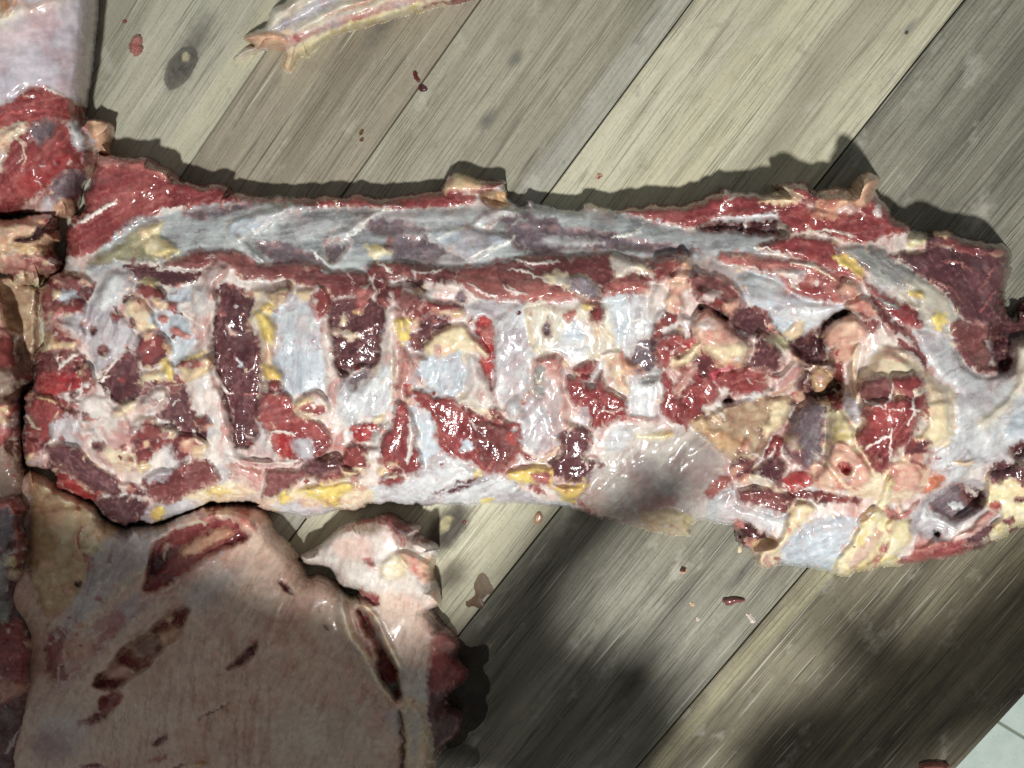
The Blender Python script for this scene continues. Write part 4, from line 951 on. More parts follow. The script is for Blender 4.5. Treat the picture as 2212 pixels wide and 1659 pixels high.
A('fascia_fold', "C1 955,300 1000,255 1120,265 1125,320 1060,345 970,345", 'fas:cream', h=6); A(None, "C1 1040,280 1100,280 1090,320 1050,320", 'mus:pink', h=1)
A('red_shred', "C1 965,345 1100,315 1285,345 1245,445 1160,505 1045,605 985,585 955,435", 'mixed:red', h=5); A(None, "C1 1170,320 1290,370 1240,420", 'fas:cream', h=4)
A('red_shred', "C1 1270,385 1380,390 1510,440 1505,545 1380,565 1245,545", 'mixed:pink', h=6); A('fat_lump', "C1 1400,270 1480,250 1540,310 1500,350 1410,330", 'mixed:pink', h=5)
A('muscle_slab', "C1 1025,730 1130,645 1230,635 1380,575 1500,575 1590,680 1565,755 1380,815 1280,885 1180,885 1075,825", 'mus:brown', h=5, ang=15)
A(None, "C1 1060,690 1160,640 1240,660 1180,720 1080,740", 'mem:lilac', h=1, soft=6); A(None, "C1 870,740 980,740 1060,820 980,830 880,780", 'mixed:red', h=4)
A('fascia_fold', "C1 1620,580 1840,615 1915,680 1905,805 1800,765 1680,685", 'fas:pink', h=4, ang=-25, rim=(224, 214, 204)); Ln("C1 1640,560 1800,590 1980,600", 12, 'fas:white', h=5)
A(None, "C1 860,590 980,540 990,600 900,640", 'fas:cream', h=2)
# neck end of the carcass
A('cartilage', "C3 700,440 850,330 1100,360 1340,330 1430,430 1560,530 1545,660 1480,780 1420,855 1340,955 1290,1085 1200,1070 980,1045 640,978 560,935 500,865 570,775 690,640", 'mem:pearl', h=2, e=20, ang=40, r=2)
A(None, "C3 900,590 1040,560 1085,680 1000,745 880,725", 'flat:172,158,158', h=2, soft=30, mixin=0.7); A(None, "C3 1330,430 1430,400 1550,520 1545,700 1400,765 1250,745 1170,640", 'flat:158,146,142', h=2, soft=34, mixin=0.8)  # second grey dab paints the soft hand shadow into the cartilage colour
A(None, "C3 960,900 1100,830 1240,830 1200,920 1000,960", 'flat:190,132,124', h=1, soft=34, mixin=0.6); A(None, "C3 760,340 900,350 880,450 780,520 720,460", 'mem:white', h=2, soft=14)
for q in ("C3 1090,600 1180,520 1260,420 1330,370", "C3 1300,560 1400,500 1480,430", "C3 720,660 820,700 960,720"): Ln(q, 9, 'mem:cream', h=1.2, mixin=0.35)
A(None, "C3 960,990 1100,940 1260,960 1315,1085 1280,1125 1080,1095 1010,1060", 'fat:cream', h=3, soft=8); A(None, "C3 1020,1060 1100,1080 1090,1110 1030,1095", 'fat:peach', h=3); A(None, "C3 1260,960 1340,960 1330,1040 1280,1060", 'fat:pale', h=3)
A(None, "C3 460,870 560,900 650,965 560,940", 'mus:pink', h=1, soft=6); A(None, "C3 940,390 1100,370 1200,360 1150,420 980,420", 'fat:pale', h=2, soft=8)

A('torn_clump', "B3 1060,850 1150,770 1240,800 1330,830 1360,800 1440,760 1580,850 1640,900 1745,1010 1755,1130 1680,1195 1560,1205 1480,1285 1380,1285 1200,1205 1105,1200 1050,1100", 'mixed:red', h=5)
A('white_strip', "B3 1035,640 1090,560 1175,550 1160,720 1100,845 1025,835", 'fas:white', h=4, ang=80)
A('red_shred', "B3 1055,430 1180,380 1260,350 1325,400 1285,475 1180,495 1150,565 1075,565", 'mus:red', h=9); A('fat_lump', "B3 1240,410 1300,375 1340,450 1270,465", 'fat:peach', h=8)
A('fat_lump', "B3 1155,560 1240,465 1335,515 1345,595 1260,655 1285,765 1200,805 1145,740 1170,640", 'fat:pink', h=7)
A('muscle_slab', "B3 1330,540 1430,505 1600,565 1705,650 1715,765 1640,825 1560,785 1420,745 1335,640", 'mus:brown', h=6, ang=-30); A(None, "B3 1380,620 1520,640 1600,740 1460,720 1400,680", 'mixed:pink', h=4); A(None, "B3 1560,740 1650,690 1680,740 1610,835", 'fat:pink', h=5)
Ln("B3 1450,510 1560,540 1640,600 1690,680", 10, 'fas:pink', h=3)
A('muscle_gap', "B3 1385,760 1480,770 1560,790 1605,835 1570,860 1500,800 1440,765 1400,790", 'mus:deep', h=-8, r=2)
A('fat_lump', "B3 1335,880 1440,765 1565,850 1605,900 1745,1010 1755,1110 1690,1185 1560,1185 1480,1140 1420,1060 1350,960", 'fat:pink', h=9, e=16)
A(None, "B3 1430,1060 1600,1020 1740,1020 1740,1110 1680,1170 1540,1150", 'fat:cream', h=2, soft=10); A(None, "B3 1360,880 1440,850 1520,900 1440,940", 'fas:white', h=3)
A('red_shred', "B3 1060,1080 1130,960 1250,930 1275,1000 1200,1120 1160,1200 1185,1300 1225,1400 1300,1490 1285,1600 C3 1295,355 1160,285 1105,220 1125,80 B3 1115,1300 1105,1190", 'mus:red', h=5, ang=80)
A(None, "B3 1250,990 1370,980 1390,1040 1270,1080", 'mus:bright', h=3); A('fat_lump', "B3 1185,1155 1280,1090 1395,1015 1395,1085 1300,1175 1195,1200", 'fat:cream', h=5)
for q in ((1150, 1050), (1275, 1040), (1205, 1085)): A(None, "B3 %d,%d %d,%d %d,%d %d,%d" % (q[0] - 12, q[1], q[0], q[1] - 14, q[0] + 14, q[1] + 2, q[0], q[1] + 14), 'fas:white', h=3, r=0.5)
A('white_strip', "B3 1185,1370 1250,1250 1340,1175 1375,1200 1300,1295 1215,1410", 'fas:pink', h=5, ang=50); Ln("B3 1120,1200 1200,1240 1230,1300", 10, 'fas:white', h=4)
A('red_shred', "B3 1250,1410 1300,1320 1390,1255 1500,1295 1545,1380 1500,1455 1400,1490 1445,1540 1330,1600 C3 1280,340 B3 1245,1490", 'mus:red', h=6, ang=40)
A(None, "B3 1480,1250 1560,1200 1640,1190 1560,1270 1500,1290", 'flat:206,96,116', h=4)
A('muscle_slab', "B3 1500,1265 1640,1195 1760,1175 1885,1235 1905,1335 1840,1405 1640,1385 1535,1335", 'mus:red', h=8, ang=15, e=14)
A('red_shred', "B3 1795,1080 1820,940 1865,955 1965,1060 2005,1150 1965,1225 1860,1215 1755,1165", 'mus:dark', h=8, ang=60)
A('fascia_fold', "B3 1885,1275 1980,1220 2060,1145 2120,1155 2190,1220 2130,1335 2000,1395 1855,1395 1905,1335", 'fas:white', h=10, ang=45); Ln("B3 1750,1190 1850,1225 1960,1265", 14, 'fas:pink', h=4)
Ln("B3 1900,1380 2000,1360 2110,1270 2140,1200", 7, 'fas:cream', h=3); A(None, "B3 2050,1090 2090,1060 2140,1090 2130,1160 2080,1150", 'fat:pink', h=6)
A('membrane_flap', "B3 1510,1430 1560,1462 1640,1440 1760,1390 1885,1385 1770,1445 1650,1495 1560,1490", 'mem:white', h=7, rim=(232, 234, 232)); A('torn_hole', "B3 1555,1410 1620,1390 1640,1440 1570,1455", 'mus:deep', h=-6)
A(None, "B3 1530,1350 1590,1340 1600,1385 1550,1395", 'fas:white', h=5)
A('fat_sheet', "B3 1340,1595 1500,1505 1700,1450 1900,1405 2095,1385 2060,1500 C3 2055,185 1990,325 1905,400 1865,505 1800,590 1700,600 1560,525 1420,405 1335,300", 'fat:brown', h=4, ang=20, lump=1.6)
A(None, "C3 1900,150 2040,120 2050,220 1960,330 1880,400 1850,340 1900,250", 'fat:cream', h=3, r=5); A(None, "C3 1420,350 1600,380 1680,460 1560,500 1440,420", 'fat:tan', h=2, soft=10); A(None, "C3 1340,300 1420,260 1460,330 1400,380", 'fat:tan', h=4)
A(None, "C3 1700,420 1760,430 1760,500 1700,500", 'fat:peach', h=4); Ln("C3 1490,190 1540,230 1580,280", 10, 'fas:cream', h=4); Ln("B3 1440,1500 1500,1560 1560,1600", 8, 'fas:cream', h=3)
A(None, "C3 1620,600 1700,560 1800,600 1740,760 1640,700", 'mixed:pink', h=2); A(None, "C3 1480,720 1560,680 1640,740 1560,830 1480,860 1420,840", 'mus:pink', h=3)

# red muscle on the upper side of the neck
A('neck_muscle', "A3 770,1530 1030,1485 1280,1475 1540,1390 1860,1400 2130,1455 A4 680,1515 940,1555 1000,1500 1120,1435 1220,1480 1260,1560 1395,1640 B4 1390,215 1200,240 1060,305 860,265 660,200 500,245 380,115 0,125 B3 1300,175 1000,105", 'mus:red', h=4, ang=4)
A('muscle_gap', "B4 -150,155 200,130 420,118 500,235 300,235 100,205 -100,195", 'mus:deep', h=-8, ang=4)
A('white_strip', "B4 -110,140 60,92 200,98 280,82 395,68 425,112 340,115 200,128 30,124", 'flat:226,224,226', h=5, r=1.5, wet=0.9); Ln("B4 180,130 195,200", 4, h=2)
A('membrane_flap', "B4 430,150 560,232 665,188 655,245 500,250", 'mem:cream', h=3)
A('red_shred', "A4 392,1330 600,1328 695,1390 765,1440 700,1485 600,1455 500,1385", 'mus:red', h=12, ang=-20); Ln("A4 440,1370 540,1400 620,1440", 10, 'fas:cream', h=4)
A('fat_lump', "A4 690,1565 715,1470 900,1415 965,1480 840,1535 860,1585", 'fat:peach', h=5); A(None, "A4 720,1460 860,1420 840,1500 740,1520", 'mus:bright', h=2, mixin=0.6)
A(None, "A4 300,1440 480,1420 600,1450 500,1480 330,1470", 'fat:cream', h=4); A('white_strip', "A3 1545,1345 1560,1385 1700,1395 1860,1395 1870,1385 1880,1420 1700,1420 1560,1410", 'fas:white', h=5)
A(None, "A4 770,1370 830,1360 830,1390 790,1400", 'fas:cream', h=5)
A('fat_knob', "A4 950,1495 980,1340 1080,1255 1165,1290 1135,1385 1095,1445 1060,1510", 'fat:peach', h=22, e=20); A(None, "A4 1125,1480 1170,1495 1172,1572 1128,1565", 'fas:white', h=4, r=0.5)
Ln("B4 880,70 1000,60 1060,90", 5, 'fas:pink', h=2); Ln("B4 680,210 800,200 1000,250", 6, 'fas:cream', h=2)
A('neck_muscle', "B4 265,325 400,270 540,235 660,240 840,285 890,400 1035,530 1045,570 900,525 700,445 500,385 380,355", 'mus:red', h=5, ang=-15)
A('neck_muscle', "B4 0,370 120,365 400,395 700,440 860,520 1005,620 945,705 800,725 640,695 500,620 400,550 250,500 130,460 0,430", 'mus:pink', h=5, ang=-12)
A(None, "B4 500,600 700,600 830,680 800,720 640,690", 'mus:red', h=1, soft=14); A('white_strip', "B4 385,490 480,480 600,480 625,515 560,575 500,530", 'fas:white', h=3, ang=-10); Ln("B4 520,430 640,440 740,490 840,560", 9, 'fas:cream', h=3)
for q in ("B4 260,330 350,330 480,370", "B4 690,570 700,610", "B4 710,560 730,600", "B4 510,350 520,390"): Ln(q, 5, h=2)
A('membrane', "B4 125,545 240,485 440,548 505,650 640,700 860,740 915,758 800,835 650,965 560,1010 430,935 340,885 340,780 200,725 145,620", 'mem:blue', h=4, ang=-15, e=14)
A(None, "B4 160,520 420,560 480,660 300,700 180,640", 'mem:silver', h=0, ang=-15, soft=14); A(None, "B4 340,780 640,720 860,750 700,860 500,860", 'mem:white', h=2, ang=-15, soft=16)
A('fat_lump', "B4 465,955 530,890 595,855 612,900 565,1005", 'fat:cream', h=3)
A('muscle_gap', "B4 80,830 200,745 350,795 435,930 515,1005 480,1045 350,965 200,955", 'mus:dark', h=-4); A(None, "B4 340,950 440,950 520,1020 480,1060 380,1010", 'mem:olive', h=1)
A('muscle_gap', "B4 505,1015 640,965 760,865 905,768 935,800 900,825 800,875 755,950 780,1085 825,1175 740,1185 615,1155", 'mus:deep', to=30, e=14)
A('muscle_gap', "B4 620,1180 800,1190 900,1310 860,1420 700,1430 560,1450 C4 540,130 620,60 B4 560,1330", 'mus:deep', to=34, e=16)
A('fat_lump', "B4 650,1230 740,1200 810,1250 790,1350 700,1370", 'fat:tan', h=6); A('fat_lump', "B4 510,1380 600,1340 630,1400 580,1450", 'fat:pink', h=6)
# fat column at the throat
A('fat_lump', "B4 915,765 955,700 1050,675 1145,740 1175,815 1060,835 1000,795", 'fat:pink', h=8); A('fat_lump', "B4 745,965 830,870 900,815 1010,835 1075,930 1000,1005 860,1030 780,1045", 'fat:pink', h=12, e=18)
A('fat_lump', "B4 805,1045 1000,1010 985,1100 930,1155 825,1145", 'fat:pink', h=7, e=14); A(None, "B4 845,1050 870,1060 860,1100", 'mus:bright', h=-1)
A('red_shred', "B4 795,1140 900,1185 905,1310 850,1285 795,1200", 'mixed:red', h=4); Ln("B4 1010,1030 970,1150 980,1300 1000,1430", 16, 'fas:cream', h=7, name='tendon')
A('fat_lump', "B4 860,645 890,555 1000,555 1015,655 950,695", 'fat:pink', h=6); A(None, "B4 1020,800 1150,840 1170,900 1120,940 1060,870", 'mus:brown', h=2)
Ln("B4 1040,550 1010,640 1060,700", 10, 'fas:pink', h=4)
# silver fascia and neck muscle on the far side
A('neck_fascia', "B4 845,335 1010,295 1150,325 1300,415 1480,525 1660,665 1745,770 1755,900 1690,965 1445,905 1435,790 1400,655 1250,605 1130,565 1060,485 950,405", 'mem:grey', h=5, ang=-35, r=2)
A(None, "B4 1350,560 1500,560 1680,700 1720,860 1560,920 1460,800 1420,660", 'mem:cream', h=1, ang=-40, soft=18, mixin=0.8)
for q in ("B4 820,390 900,370 1035,470 1040,540 960,495", "B4 1360,650 1470,645 1485,695 1390,675", "B4 1540,820 1600,785 1675,850 1620,895 1560,885", "B4 1570,910 1620,900 1620,940 1580,940"): A('fat_patch', q, 'fat:yellow', h=2, soft=6, r=2)
A('neck_muscle', "B4 1040,575 1240,680 1400,740 1465,850 1475,905 1380,885 1260,825 1180,725", 'mus:red', h=2, ang=-35); Ln("B4 1130,690 1200,720 1300,760", 10, 'mem:grey', h=2); Ln("B4 1290,640 1400,740 1460,770", 9, 'mem:cream', h=2)
A('neck_muscle', "B4 1060,600 1180,720 1300,880 1430,960 1495,1100 1505,1255 1400,1150 1280,1000 1200,900 1150,800", 'mus:brown', h=1, ang=-50)
for q in ("B4 1250,960 1350,980 1420,1050", "B4 1320,1060 1420,1120 1480,1200", "B4 1200,870 1260,960 1290,1040", "B4 1260,1050 1330,1080 1420,1160"): Ln(q, 12, 'fas:white', h=2, mixin=0.8)
A('neck_muscle', "B4 1235,370 1500,345 1490,250 1560,190 1680,205 1800,255 2060,285 2115,370 2115,520 2085,640 2100,800 1980,905 1760,835 1700,745 1600,625 1480,545 1320,435", 'mus:dark', h=5, ang=-60, lump=1.4)
for q in ("B4 1600,420 1720,430 1830,480", "B4 1700,330 1800,360 1900,370", "B4 1880,640 1940,560 1990,470", "B4 1560,560 1680,620 1760,720", "B4 1900,780 1960,700 2000,640"): Ln(q, 5, 'mus:pink', h=1.5, mixin=0.6)
A(None, "B4 1500,290 1560,200 1800,260 2060,290 2100,380 1900,360 1700,330", 'mixed:red', h=2, soft=8, mixin=0.6); A('fat_lump', "B4 1370,240 1460,230 1495,270 1470,320 1370,310", 'fat:pale', h=4); A(None, "B4 1560,200 1680,205 1670,240 1580,240", 'fat:tan', h=3)
A('muscle_gap', "B4 1980,900 2100,795 2212,790 F 2330,720 2330,760 B4 2212,1000 2120,1065 2110,1205 2035,1215 1975,1080", 'mus:deep', to=26, e=12)
A('neck_muscle', "B4 1690,850 1980,915 2010,970 1930,1000 1980,1085 1960,1180 2035,1200 1960,1245 1850,1225 1735,1100 1685,965", 'mus:brown', h=3, ang=30)
A('neck_fascia', "B4 1435,920 1690,965 1740,1100 1850,1225 2050,1245 2130,1185 2140,1040 2212,1000 F 2460,750 2460,1000 C4 2212,560 2110,500 2100,560 2000,590 1900,600 1740,725 1650,735 1640,680 1540,640 1560,500 1690,420 1705,260 1690,130 B4 1710,1330 1600,1250 1500,1100", 'mem:white', h=4, ang=30)
A(None, "B4 1450,940 1640,960 1640,1060 1500,1080", 'mem:lilac', h=0, soft=14); A(None, "B4 1700,1330 1900,1360 2000,1440 1850,1480 1720,1420", 'mem:lilac', h=0, ang=5, soft=12)
A(None, "C4 1650,360 1800,480 1900,560 1740,700 1640,640", 'mem:white', h=2, ang=50, soft=14)
A('tendon', "B4 2230,985 2135,1040 2140,1250 2090,1400 1890,1560 C4 1900,365 2080,235 2230,60 F 2330,830 2330,760", 'mem:cream', h=6, e=20, ang=50)
A('membrane_flap', "C4 2212,220 2080,330 2100,420 2212,440 F 2300,940 2300,880", 'mem:blue', h=3)
A('torn_hole', "C4 2105,480 2212,440 2212,560 2140,550", 'mus:deep', h=-8)
# lobed muscle with its ring of fat
A('fat_ring', "B4 1130,1100 1250,1035 1480,1200 1600,1300 1700,1370 C4 1710,260 1695,425 1565,505 1525,645 1505,765 1400,855 1250,880 1050,845 800,785 690,700 750,540 750,480 790,330 770,200 850,105 900,45 B4 955,1330 1010,1250 1080,1200", 'fas:cream', h=6, e=18, lump=1.4)
A(None, "C4 1500,160 1640,140 1690,260 1660,420 1540,500 1450,460 1500,330", 'fat:cream', h=4, r=5); A(None, "C4 1360,400 1520,420 1540,560 1480,640 1360,560", 'mixed:pink', h=3, soft=8); A(None, "C4 1250,600 1400,600 1480,700 1400,800 1240,780", 'fat:pink', h=3, soft=8)
A('muscle_lobe', "B4 1025,1290 1200,1245 1265,1330 1245,1455 1150,1500 1035,1465", 'mus:brown', h=6, e=12); A('muscle_lobe', "B4 1255,1260 1440,1235 1485,1330 1400,1405 1300,1375", 'mus:red', h=6, e=12)
A('muscle_lobe', "B4 1400,1400 1480,1365 1525,1450 1505,1600 C4 1505,205 1440,335 1380,435 1255,565 1235,645 1150,685 1075,560 985,400 1045,300 1015,180 1200,145 1300,125 1380,95", 'mus:red', h=7, e=16, ang=55, lump=1.5)
A(None, "C4 1200,160 1300,130 1330,220 1250,300 1120,330 1060,260", 'mus:bright', h=2, soft=10, mixin=0.5)
for q in ("C4 1430,60 1400,160 1420,230 1360,320", "C4 1250,350 1245,480 1240,580", "C4 1040,140 1120,160 1180,200", "C4 1500,60 1430,110", "C4 1060,500 1160,430 1240,410", "B4 1260,1300 1250,1400 1200,1490", "C4 1380,200 1460,220"): Ln(q, 6, h=2)
A('fat_lump', "C4 765,190 850,115 895,230 985,380 965,465 880,485 800,405", 'fat:pale', h=5); A(None, "C4 860,110 920,60 1010,180 1010,320 960,280 900,200", 'mem:lilac', h=2, soft=8); A(None, "C4 790,110 880,90 890,190 820,220", 'mixed:red', h=3)
A('muscle_lobe', "C4 535,250 650,115 780,145 785,250 770,340 755,480 740,620 620,645 515,565 455,470 475,370", 'mus:purple', h=8, e=26, ang=60); A(None, "C4 460,430 560,400 620,600 540,590", 'mixed:pink', h=1, soft=14, mixin=0.6); A(None, "C4 690,520 740,550 730,610 700,590", 'fas:white', h=2)
A(None, "C4 800,480 960,460 1060,580 1105,690 1000,770 820,640", 'fat:pink', h=5); A('torn_hole', "C4 865,600 920,585 955,650 910,675", 'mus:bright', h=-6, r=1.5)
A('red_shred', "C4 460,700 560,645 665,665 690,735 560,800 475,780", 'mus:bright', h=3); A(None, "C4 660,600 800,620 900,760 1000,800 800,790 680,740", 'fat:pink', h=3)
A('red_shred', "C4 225,685 300,600 400,545 485,620 465,720 440,805 330,725", 'mus:dark', h=6); Ln("C4 330,550 380,480 420,420 440,480 400,560", 16, 'mus:red', h=6)
A('white_strip', "C4 225,700 300,685 430,770 565,845 500,840 350,785 245,745", 'fas:cream', h=5); A('muscle_slab', "C4 125,790 300,775 460,820 555,860 485,955 400,965 330,935 250,905 145,875", 'mus:brown', h=7, lump=1.6)
A(None, "C4 480,810 640,780 700,830 620,870 520,850", 'mus:brown', h=1); A(None, "C4 700,800 1000,850 1020,900 900,880 700,900", 'mixed:red', h=3)
A('cartilage', "C4 -30,855 120,755 145,880 330,940 485,985 465,1085 370,1125 260,1035 60,1015 -110,1015", 'mem:white', h=3, e=16, ang=20, lump=0.5); A(None, "C4 260,880 330,900 310,920 260,910", 'fas:white', h=2)
A('muscle_gap', "C4 85,1040 200,1015 300,1095 405,1135 385,1205 220,1205 125,1150", 'mus:deep', h=-6); A(None, "C4 90,1020 160,1010 180,1070 110,1080", 'mus:pink', h=3); A(None, "C4 190,1150 260,1160 250,1200 200,1190", 'fas:pink', h=3)
Ln("C4 390,1080 400,1130 380,1150", 9, h=3)
A('fat_rope', "C4 485,970 555,875 660,885 705,940 600,1045 540,1135 470,1205 350,1265 305,1360 225,1240 330,1225 440,1150 475,1050", 'fat:cream', h=6, e=12); A(None, "C4 230,1180 300,1150 440,1140 400,1210 300,1240", 'fat:tan', h=2); A(None, "C4 350,1230 440,1200 440,1270 380,1290", 'fat:pale', h=4)
A('membrane', "C4 465,1205 590,1060 720,1000 900,985 995,1020 965,1120 885,1250 835,1355 640,1350 425,1325 480,1260", 'mem:blue', h=3, e=20, ang=20, lump=0.5)
for q in ("C4 580,1080 610,1180 600,1260", "C4 680,1040 690,1140", "C4 640,1060 650,1120"): Ln(q, 8, 'mem:lilac', h=1, mixin=0.6)
A('torn_hole', "C4 390,1280 440,1270 430,1300 400,1300", 'mus:red', h=-2, r=1)
A('fat_band', "C4 835,1335 930,1200 1010,1080 1020,980 1130,920 1240,980 1300,1000 1205,1180 1185,1250 1060,1365 900,1415", 'fat:pale', h=5, ang=55); A(None, "C4 940,1330 1040,1200 1150,1080 1180,1120 1080,1280 980,1360", 'fas:pink', h=2, soft=10, mixin=0.7)
A('fat_band', "C4 1225,1010 1395,1005 1405,1120 1350,1205 1200,1325 1135,1345 1180,1250 1220,1150", 'fat:pale', h=5, ang=50); A('fat_patch', "C4 1005,1040 1100,960 1175,840 1200,715 1255,700 1250,800 1225,920 1120,1085", 'fat:pale', h=4)
A(None, "C4 1180,1180 1210,1170 1200,1250 1120,1340 1080,1340 1150,1270", 'mus:pink', h=-2); A(None, "C4 1160,1290 1290,1260 1330,1330 1150,1345", 'fat:yellow', h=3, mixin=0.5)
A('muscle_edge', "C4 1285,1325 1420,1230 1560,1155 1700,1155 1800,1135 1830,1235 1650,1295 1480,1320", 'mus:red', h=4, ang=15); A(None, "C4 1380,1230 1540,1150 1640,1160 1500,1260", 'mus:pink', h=1, soft=10)
A('membrane', "C4 1425,940 1500,845 1640,775 1740,725 1900,715 1950,820 1940,900 1800,1015 1700,1095 1560,1150 1415,1115 1385,1040", 'mem:lilac', to=46, e=14, ang=30); A('muscle_gap', "C4 1620,830 1720,735 1800,755 1930,820 1905,925 1720,1015 1600,965 1530,900", 'mus:purple', h=-5, ang=30)
A(None, "C4 1760,780 1920,820 1900,920 1780,900", 'mus:dark', h=-2, soft=8); Ln("C4 1500,920 1490,990 1570,1000 1700,1060", 9, 'mem:white', h=3); A(None, "C4 1680,880 1760,880 1770,920 1700,930", 'mem:white', h=2, soft=5); Ln("C4 1800,740 1810,790 1880,830", 9, 'fas:cream', h=4)
A('torn_hole', "C4 1555,1108 1575,1085 1602,1095 1605,1118 1580,1130", 'flat:30,14,14', h=-7, r=0.6, e=5)
A('fat_lump', "C4 1475,815 1535,725 1535,685 1635,685 1625,735 1560,795", 'flat:188,120,94', h=5); A('red_shred', "C4 1215,880 1300,960 1445,875 1425,925 1350,995 1225,995", 'mus:pink', h=5)
A('fat_sheet', "C4 1940,690 2040,650 2212,600 F 2300,1000 2450,1010 2450,1085 C4 2212,1045 2060,1125 1960,1155 1990,1050 2050,960 1915,900 1950,800", 'fat:pale', h=6, lump=1.6); A(None, "C4 1950,900 2030,870 2040,910 1990,930", 'mus:bright', h=2)
A('red_shred', "C4 1970,620 2050,580 2212,610 2212,760 2100,700 2040,745 1975,745", 'mus:dark', h=1); A('torn_hole', "C4 2060,1010 2130,980 2140,1030 2080,1050", 'mus:brown', h=-4); A('torn_hole', "C4 2140,850 2212,840 2212,870 2150,880", 'mus:brown', h=-4)
A('muscle_lobe', "C4 1775,1155 1880,1055 1985,1050 1975,1135 1860,1195", 'mus:dark', h=5); Ln("C4 1720,1140 1850,1080 1950,980 2040,930", 22, 'fas:pink', h=5); Ln("C4 1640,640 1800,600 1950,580 2080,540", 14, 'mem:white', h=4)
Ln("C4 1700,590 1800,600 1850,580", 12, 'fas:cream', h=4)

c.scatter("F 100,620 600,600 1300,640 1380,900 1250,1040 600,1060 120,1000", 70, (4, 11), ['fas:white', 'fas:pink', 'mus:pink', 'fat:cream', 'mus:red', 'fas:cream'], h=(1.5, 4), seed=5)
c.scatter("F 100,620 600,600 1300,640 1380,900 1250,1040 600,1060 120,1000", 46, (16, 46), ['fas:white', 'flat:214,200,190', 'flat:226,220,214', 'flat:190,120,112'], h=(0.8, 2.2), seed=8, thread=True)
c.scatter("F 1430,600 1640,560 1900,800 2040,1000 1950,1200 1650,1180 1550,900", 36, (4, 12), ['fat:cream', 'fas:pink', 'mus:red', 'fat:pink', 'fas:white'], h=(1.5, 4), seed=9)
c.scatter("F 1430,600 1640,560 1900,600 2040,1000 1950,1200 1650,1180 1550,900", 26, (14, 40), ['fas:white', 'flat:214,200,190', 'flat:206,176,150'], h=(0.8, 2.2), seed=10, thread=True)
c.scatter("F 400,460 1400,470 1500,530 1400,550 500,540", 22, (24, 80), ['flat:186,186,180', 'flat:170,168,162'], h=(0.5, 1.2), seed=12, thread=True)
c.scatter("F 85,610 420,620 440,1040 120,1000", 26, (6, 18), ['mus:red', 'mus:brown', 'mixed:red', 'mixed:pink', 'fas:pink', 'mus:dark', 'fat:cream'], h=(0.8, 2.2), seed=51)
c.scatter("F 430,640 1330,640 1300,1020 500,1040", 22, (5, 15), ['mus:red', 'mixed:red', 'mixed:pink', 'fas:pink', 'fas:cream'], h=(0.8, 2.2), seed=52)
c.fringe(30, seed=3)
c.build(M_MEAT)

# ------------------------------------------------------------------ shank, upper corner
g = Body('meat_shank', 'skinned shank with shiny lilac membrane and a cut red end', 'meat', 'shank_meat',
    "F -230,-190 214,-190 A1 720,-200 718,0 710,150 690,330 670,520 640,720 630,850 690,868 800,890 832,950 812,1040 800,1125 720,1120 700,1200 670,1270 620,1330 590,1400 585,1460 540,1565 420,1585 250,1550 100,1565 0,1575 F -230,475",
    [(0, -150, 84), (60, 0, 84), (140, 0, 76), (195, 20, 62), (60, 150, 82), (140, 150, 72), (0, 150, 84), (0, 300, 78), (80, 300, 74), (150, 300, 52), (0, 420, 58), (80, 420, 54), (150, 430, 40),
     (215, 290, 34), (-200, 0, 70), (-200, 400, 55), (190, 200, 60)], edge=120, brow=0.3, rag=1.2, kind='mem:lilac', ang=80, lump=0.5)
A = g.add; Ln = g.line
A('silverskin', "F -230,-190 222,-190 A1 728,0 700,330 655,690 625,780 520,700 420,660 320,630 180,650 90,700 0,760 F -230,270", 'mem:lilac', h=2, e=12, r=1.2, ang=10, lump=0.5, rim=(224, 216, 220))
A(None, "F -230,-190 214,-190 A1 715,0 690,330 650,680 520,700 320,640 0,780 F -230,290", 'flat:186,178,188', h=0, soft=30, mixin=0.6)
A(None, "A1 0,0 480,-10 300,60 130,120 60,180 0,210 F -230,60 -230,-190 120,-190", 'mem:cream', h=1, ang=25, soft=30); A(None, "A1 0,200 300,60 480,120 240,260 0,420 F -230,150 -230,60", 'flat:214,190,188', h=0, soft=50, mixin=0.5)
A('tendon', "A1 30,110 80,0 120,-60 160,-40 100,60 60,120", 'fas:cream', h=4); A(None, "A1 0,0 60,-20 60,80 0,130", 'fat:tan', h=2, soft=10)
A('muscle_band', "F -230,270 A1 0,760 180,652 320,632 460,692 560,742 622,830 645,960 500,885 350,865 200,905 80,955 F -230,330", 'mus:red', h=2, ang=14, rim=(186, 150, 150))
for q in ("A1 0,850 200,800 400,810 560,860", "A1 100,930 300,850 500,870", "A1 0,790 150,700 300,690"): Ln(q, 6, 'flat:178,92,90', h=1, mixin=0.7)
Ln("A1 320,632 400,660 470,700", 7, h=2)
A('cut_muscle', "F -230,325 A1 80,950 200,900 350,862 500,882 612,962 645,1062 668,1130 640,1225 500,1255 380,1355 300,1455 100,1570 F -230,475", 'mus:red', h=3, r=3, ang=50, lump=1.5)
A(None, "A1 200,920 360,870 400,960 300,1050 220,1000", 'mus:purple', h=1, soft=12); A(None, "A1 100,1300 300,1200 450,1100 560,1150 400,1320 200,1450", 'mus:bright', h=1, soft=14, mixin=0.6)
A('fascia_patch', "A1 0,950 150,890 205,930 100,1000 60,1100 20,1180 0,1240 F -60,370 -60,290", 'fas:cream', h=2); A('fascia_patch', "A1 505,900 560,895 645,1030 655,1095 560,1085 510,980", 'mem:white', h=2)
Ln("A1 90,970 170,1080 180,1200", 4, 'fas:cream', h=2); A('red_lump', "A1 600,1120 640,1090 670,1130 640,1200 600,1180", 'mus:dark', h=4)
